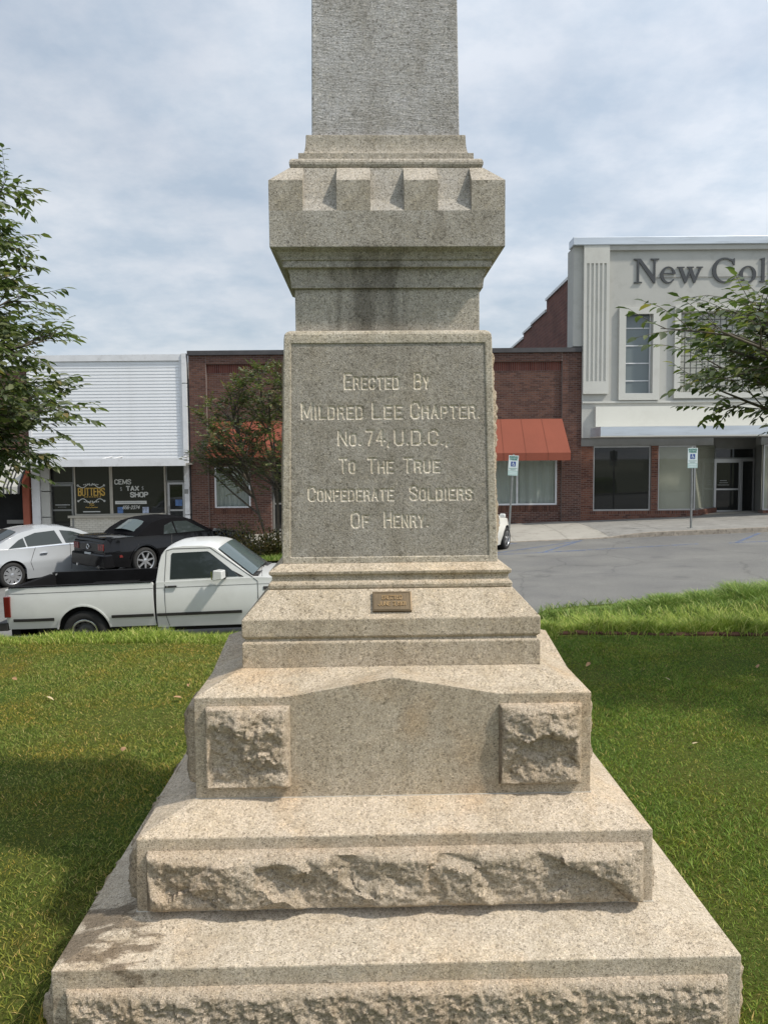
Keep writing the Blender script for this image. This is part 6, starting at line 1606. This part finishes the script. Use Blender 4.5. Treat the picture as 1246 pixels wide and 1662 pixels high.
# ================================================================== GRASS
def in_mon(x, y, m=0.0): return (np.abs(x-.012) < .985+m) & (np.abs(y-3.06) < .985+m)
ZG = np.vectorize(zground)
def blades(name, x, y, z, h, w, lean, m_, seg=2, curl=.5, az=None):
    """grass blades: tapering strips bending over, one loose island each"""
    n = len(x); r = rng
    az = r.uniform(0, 2*np.pi, n) if az is None else az
    dx_, dy_ = np.cos(az), np.sin(az); fx = r.uniform(0, 2*np.pi, n); wx_, wy_ = np.cos(fx), np.sin(fx)
    cols = []
    for s in range(seg+1):
        t_ = s/(seg+.0); ww = w*(1-.35*t_)*(1 if s < seg else 0.0)
        hz = h*(t_*(1-.25*curl*t_)); off = h*lean*(t_**1.7)
        cx2, cy2, cz2 = x+dx_*off, y+dy_*off, z+hz
        if s < seg: cols += [np.c_[cx2-wx_*ww/2, cy2-wy_*ww/2, cz2], np.c_[cx2+wx_*ww/2, cy2+wy_*ww/2, cz2]]
        else: cols += [np.c_[cx2, cy2, cz2]]
    k = len(cols); pts = np.stack(cols, 1).reshape(-1, 3)
    FC = [(2*s, 2*s+1, 2*s+3, 2*s+2) for s in range(seg-1)] + [(2*seg-2, 2*seg-1, 2*seg)]
    loops = np.concatenate([np.array(f) for f in FC]); ls = np.array([len(f) for f in FC])
    al = (loops[None, :]+(np.arange(n)*k)[:, None]).ravel()
    me = bpy.data.meshes.new(name); me.vertices.add(n*k); me.vertices.foreach_set('co', pts.ravel())
    me.loops.add(len(al)); me.loops.foreach_set('vertex_index', al.astype(np.int32))
    me.polygons.add(n*len(FC)); tot = np.tile(ls, n); st = np.concatenate([[0], np.cumsum(tot)[:-1]])
    me.polygons.foreach_set('loop_start', st.astype(np.int32)); me.polygons.foreach_set('loop_total', tot.astype(np.int32))
    me.update(calc_edges=True)
    return tag(mk(name, me, m_), kind='stuff')
M_GRASS = island_mat('lawn_grass', [(0, (0.099, 0.149, 0.025)), (.35, (0.168, 0.236, 0.038)), (.7, (0.246, 0.305, 0.054)), (.88, (0.376, 0.350, 0.086)), (1, (0.521, 0.437, 0.189))], rough=.6, patch=((1.32, .98, .8), .44, .62), trans=.3, psc=1.7)
M_GRASSR = island_mat('lawn_grass_lush', [(0, (0.083, 0.155, 0.021)), (.4, (0.143, 0.246, 0.030)), (.8, (0.219, 0.319, 0.045)), (.94, (0.329, 0.328, 0.068)), (1, (0.504, 0.400, 0.150))], rough=.6, patch=((1.2, 1.0, .85), .48, .64), trans=.3, psc=1.7)
M_LONG = island_mat('long_grass', [(0, (0.133, 0.206, 0.028)), (.4, (0.226, 0.327, 0.045)), (.8, (0.358, 0.430, 0.075)), (1, (0.600, 0.567, 0.212))], rough=.55, trans=.3)
M_LIR = island_mat('border_grass', [(0, (0.085, 0.162, 0.026)), (.4, (0.164, 0.270, 0.046)), (.8, (0.275, 0.385, 0.086)), (1, (0.517, 0.510, 0.201))], rough=.45, trans=.3)
def lawn_pts(n, xlo, xhi, ylo, yhi, far):
    # more blades near the camera, fewer far away
    out = []
    y = ylo + (yhi-ylo)*rng.random(n)**(1.35 if far else 1.0); x = xlo+(xhi-xlo)*rng.random(n)
    k = (~in_mon(x, y, -.003)) & (np.abs(x) < .62*y+.9)
    return x[k], y[k]
for nm, m_, sx in (('lawn_grass', M_GRASS, -1), ('lawn_grass', M_GRASSR, 1)):
    x, y = lawn_pts(400000, 0, 5.2, .9, 7.22, True); x = x*sx
    k = (x < -.0) if sx < 0 else (x >= 0)
    x, y = x[k], y[k]; z = ZG(x, y)-.004; n = len(x)
    edge = (y > 7.05) & (x > .9); x, y, z = x[~edge], y[~edge], z[~edge]; n = len(x)
    cl = .75+.5*np.sin(x*3.1+np.sin(y*2.7))*np.sin(y*3.7+np.cos(x*2.3))*.6
    h = rng.uniform(.014, .034, n)*cl; w = rng.uniform(.0022, .0040, n)*(1+.11*y)
    blades(nm, x, y, z, h, w, rng.uniform(.3, 1.6, n), m_, 2)
# taller fringe against the stone
n = 2600; s_ = rng.uniform(-1.0, 1.0, n); q = rng.integers(0, 3, n); o_ = rng.uniform(.0, .05, n)
x = np.where(q == 0, s_, np.where(q == 1, -.985-o_, .985+o_)); y = np.where(q == 0, 3.06-.982-o_, 3.06+s_)
blades('grass_fringe', x, y, ZG(x, y)-.005, rng.uniform(.03, .085, n), rng.uniform(.003, .005, n), rng.uniform(.2, .8, n), M_GRASS, 3)
# unmown strip behind the lawn on the left
n = 42000; x = rng.uniform(-6, 1.6, n); y = 6.95+1.15*rng.random(n)**1.2; z = ZG(x, y)
hh = rng.uniform(.05, .14, n)*(.55+.45*np.clip((y-6.95)/.35, 0, 1))*(.85+.3*np.sin(x*2.1)*np.sin(x*5.3+y))*np.clip(1.15-(-x-2.6)*.16, .55, 1.1)
blades('unmown_grass', x, y, z-.005, hh, rng.uniform(.005, .009, n), rng.uniform(.2, 1.0, n), M_LONG, 3)
# two rows of border grass on the right
def row(n, xlo, xhi, yc, wd, hlo, hhi, m_, endtap=.0):
    x = rng.uniform(xlo, xhi, n); u = rng.normal(0, 1, n)*.38; tap = np.clip((x-xlo)/2.6, .2, 1) if endtap else 1.0
    cidx = np.round(x/.16); x = x + (cidx*.16-x)*.35
    y = yc+u*wd*tap; side = u
    h = rng.uniform(hlo, hhi, n)*(1-.35*np.abs(u))*tap*(.85+.25*np.sin(x*4.1)*np.sin(x*9.7))
    az = np.where(rng.random(n) < .6, np.where(side < 0, -np.pi/2, np.pi/2)+rng.normal(0, .7, n), rng.uniform(0, 2*np.pi, n))
    blades('border_grass', x, y, ZG(x, y)-.01, h, rng.uniform(.005, .009, n), rng.uniform(.25, 1.1, n), m_, 4, curl=1.0, az=az)
row(34000, 0.9, 7.5, 7.68, .66, .13, .27, M_LONG)
row(34000, 1.95, 9.0, 9.25, .80, .22, .38, M_LIR, 1)
n = 16000; x = rng.uniform(.75, 8.5, n); y = rng.uniform(7.35, 10.3, n)
blades('bank_grass', x, y, ZG(x, y)-.01, rng.uniform(.05, .13, n), rng.uniform(.005, .009, n), rng.uniform(.3, 1.1, n), M_LIR, 3)
n = 5000; x = rng.uniform(cx_-2.1, cx_+2.3, n); y = rng.uniform(20.2, 21.4, n)
blades('island_grass', x, y, np.vectorize(zroad)(x)+.11, rng.uniform(.05, .16, n), rng.uniform(.01, .02, n), rng.uniform(.2, .9, n), M_LIR, 2)
# fallen leaves on the lawn
M_DRY = mat('dry_leaf', (.34, .20, .10), rough=.8, var=.3, scale=30); M_DRY2 = mat('pale_dry_leaf', (.50, .40, .24), rough=.8, var=.2, scale=30)
dry = leaf_mesh('fallen_leaf', .062, M_DRY); dryp = leaf_mesh('fallen_leaf', .058, M_DRY2)
def on_lawn(px, py):
    d = CM.to_3x3() @ Vector(((px-623)/FPX, -(py-831)/FPX, -1)); t_ = (.03-EYE)/d.z; return Vector((0, 0, EYE))+d*t_
fl_ = [(76, 1133, dryp, 'pale curled dry leaf on the left lawn well away from the monument'), (199, 1223, dry, 'brown dry leaf lying midway on the left lawn'), (296, 1135, dry, 'orange-brown dry leaf beside the left of the gabled pedestal'),
       (305, 1112, dry, 'small dark dry leaf above the orange-brown one at the pedestal'), (1123, 1211, dryp, 'pale upright dry leaf in the sunlit right lawn'), (1087, 1107, dryp, 'pale dry leaf in the tree shade on the right lawn'),
       (957, 1077, dry, 'brown dry leaf in the shade nearest the right of the monument'), (21, 1102, dry, 'dark dry leaf at the far left edge of the lawn'), (1228, 1087, dry, 'brown dry leaf by the right edge of the lawn in the shade'), (1207, 1284, dryp, 'tiny white petal-like leaf on the lower right lawn'), (1190, 1560, dry, 'brown leaf on the grass beside the right corner of the lowest step')]
for i, (px_, py_, me, lb) in enumerate(fl_):
    o = mk('fallen_leaf', me, None); o.location = on_lawn(px_, py_)+Vector((0, 0, .012)); o.rotation_euler = (.5*math.sin(i*3), .4*math.cos(i*2), i*1.7); s = 1.0 if i not in (3, 9) else .55; o.scale = (s, s, s)
    tag(o, lb, 'dry leaf', 'dry leaves fallen on the lawn')
print('leaves', nL, nR, nC)
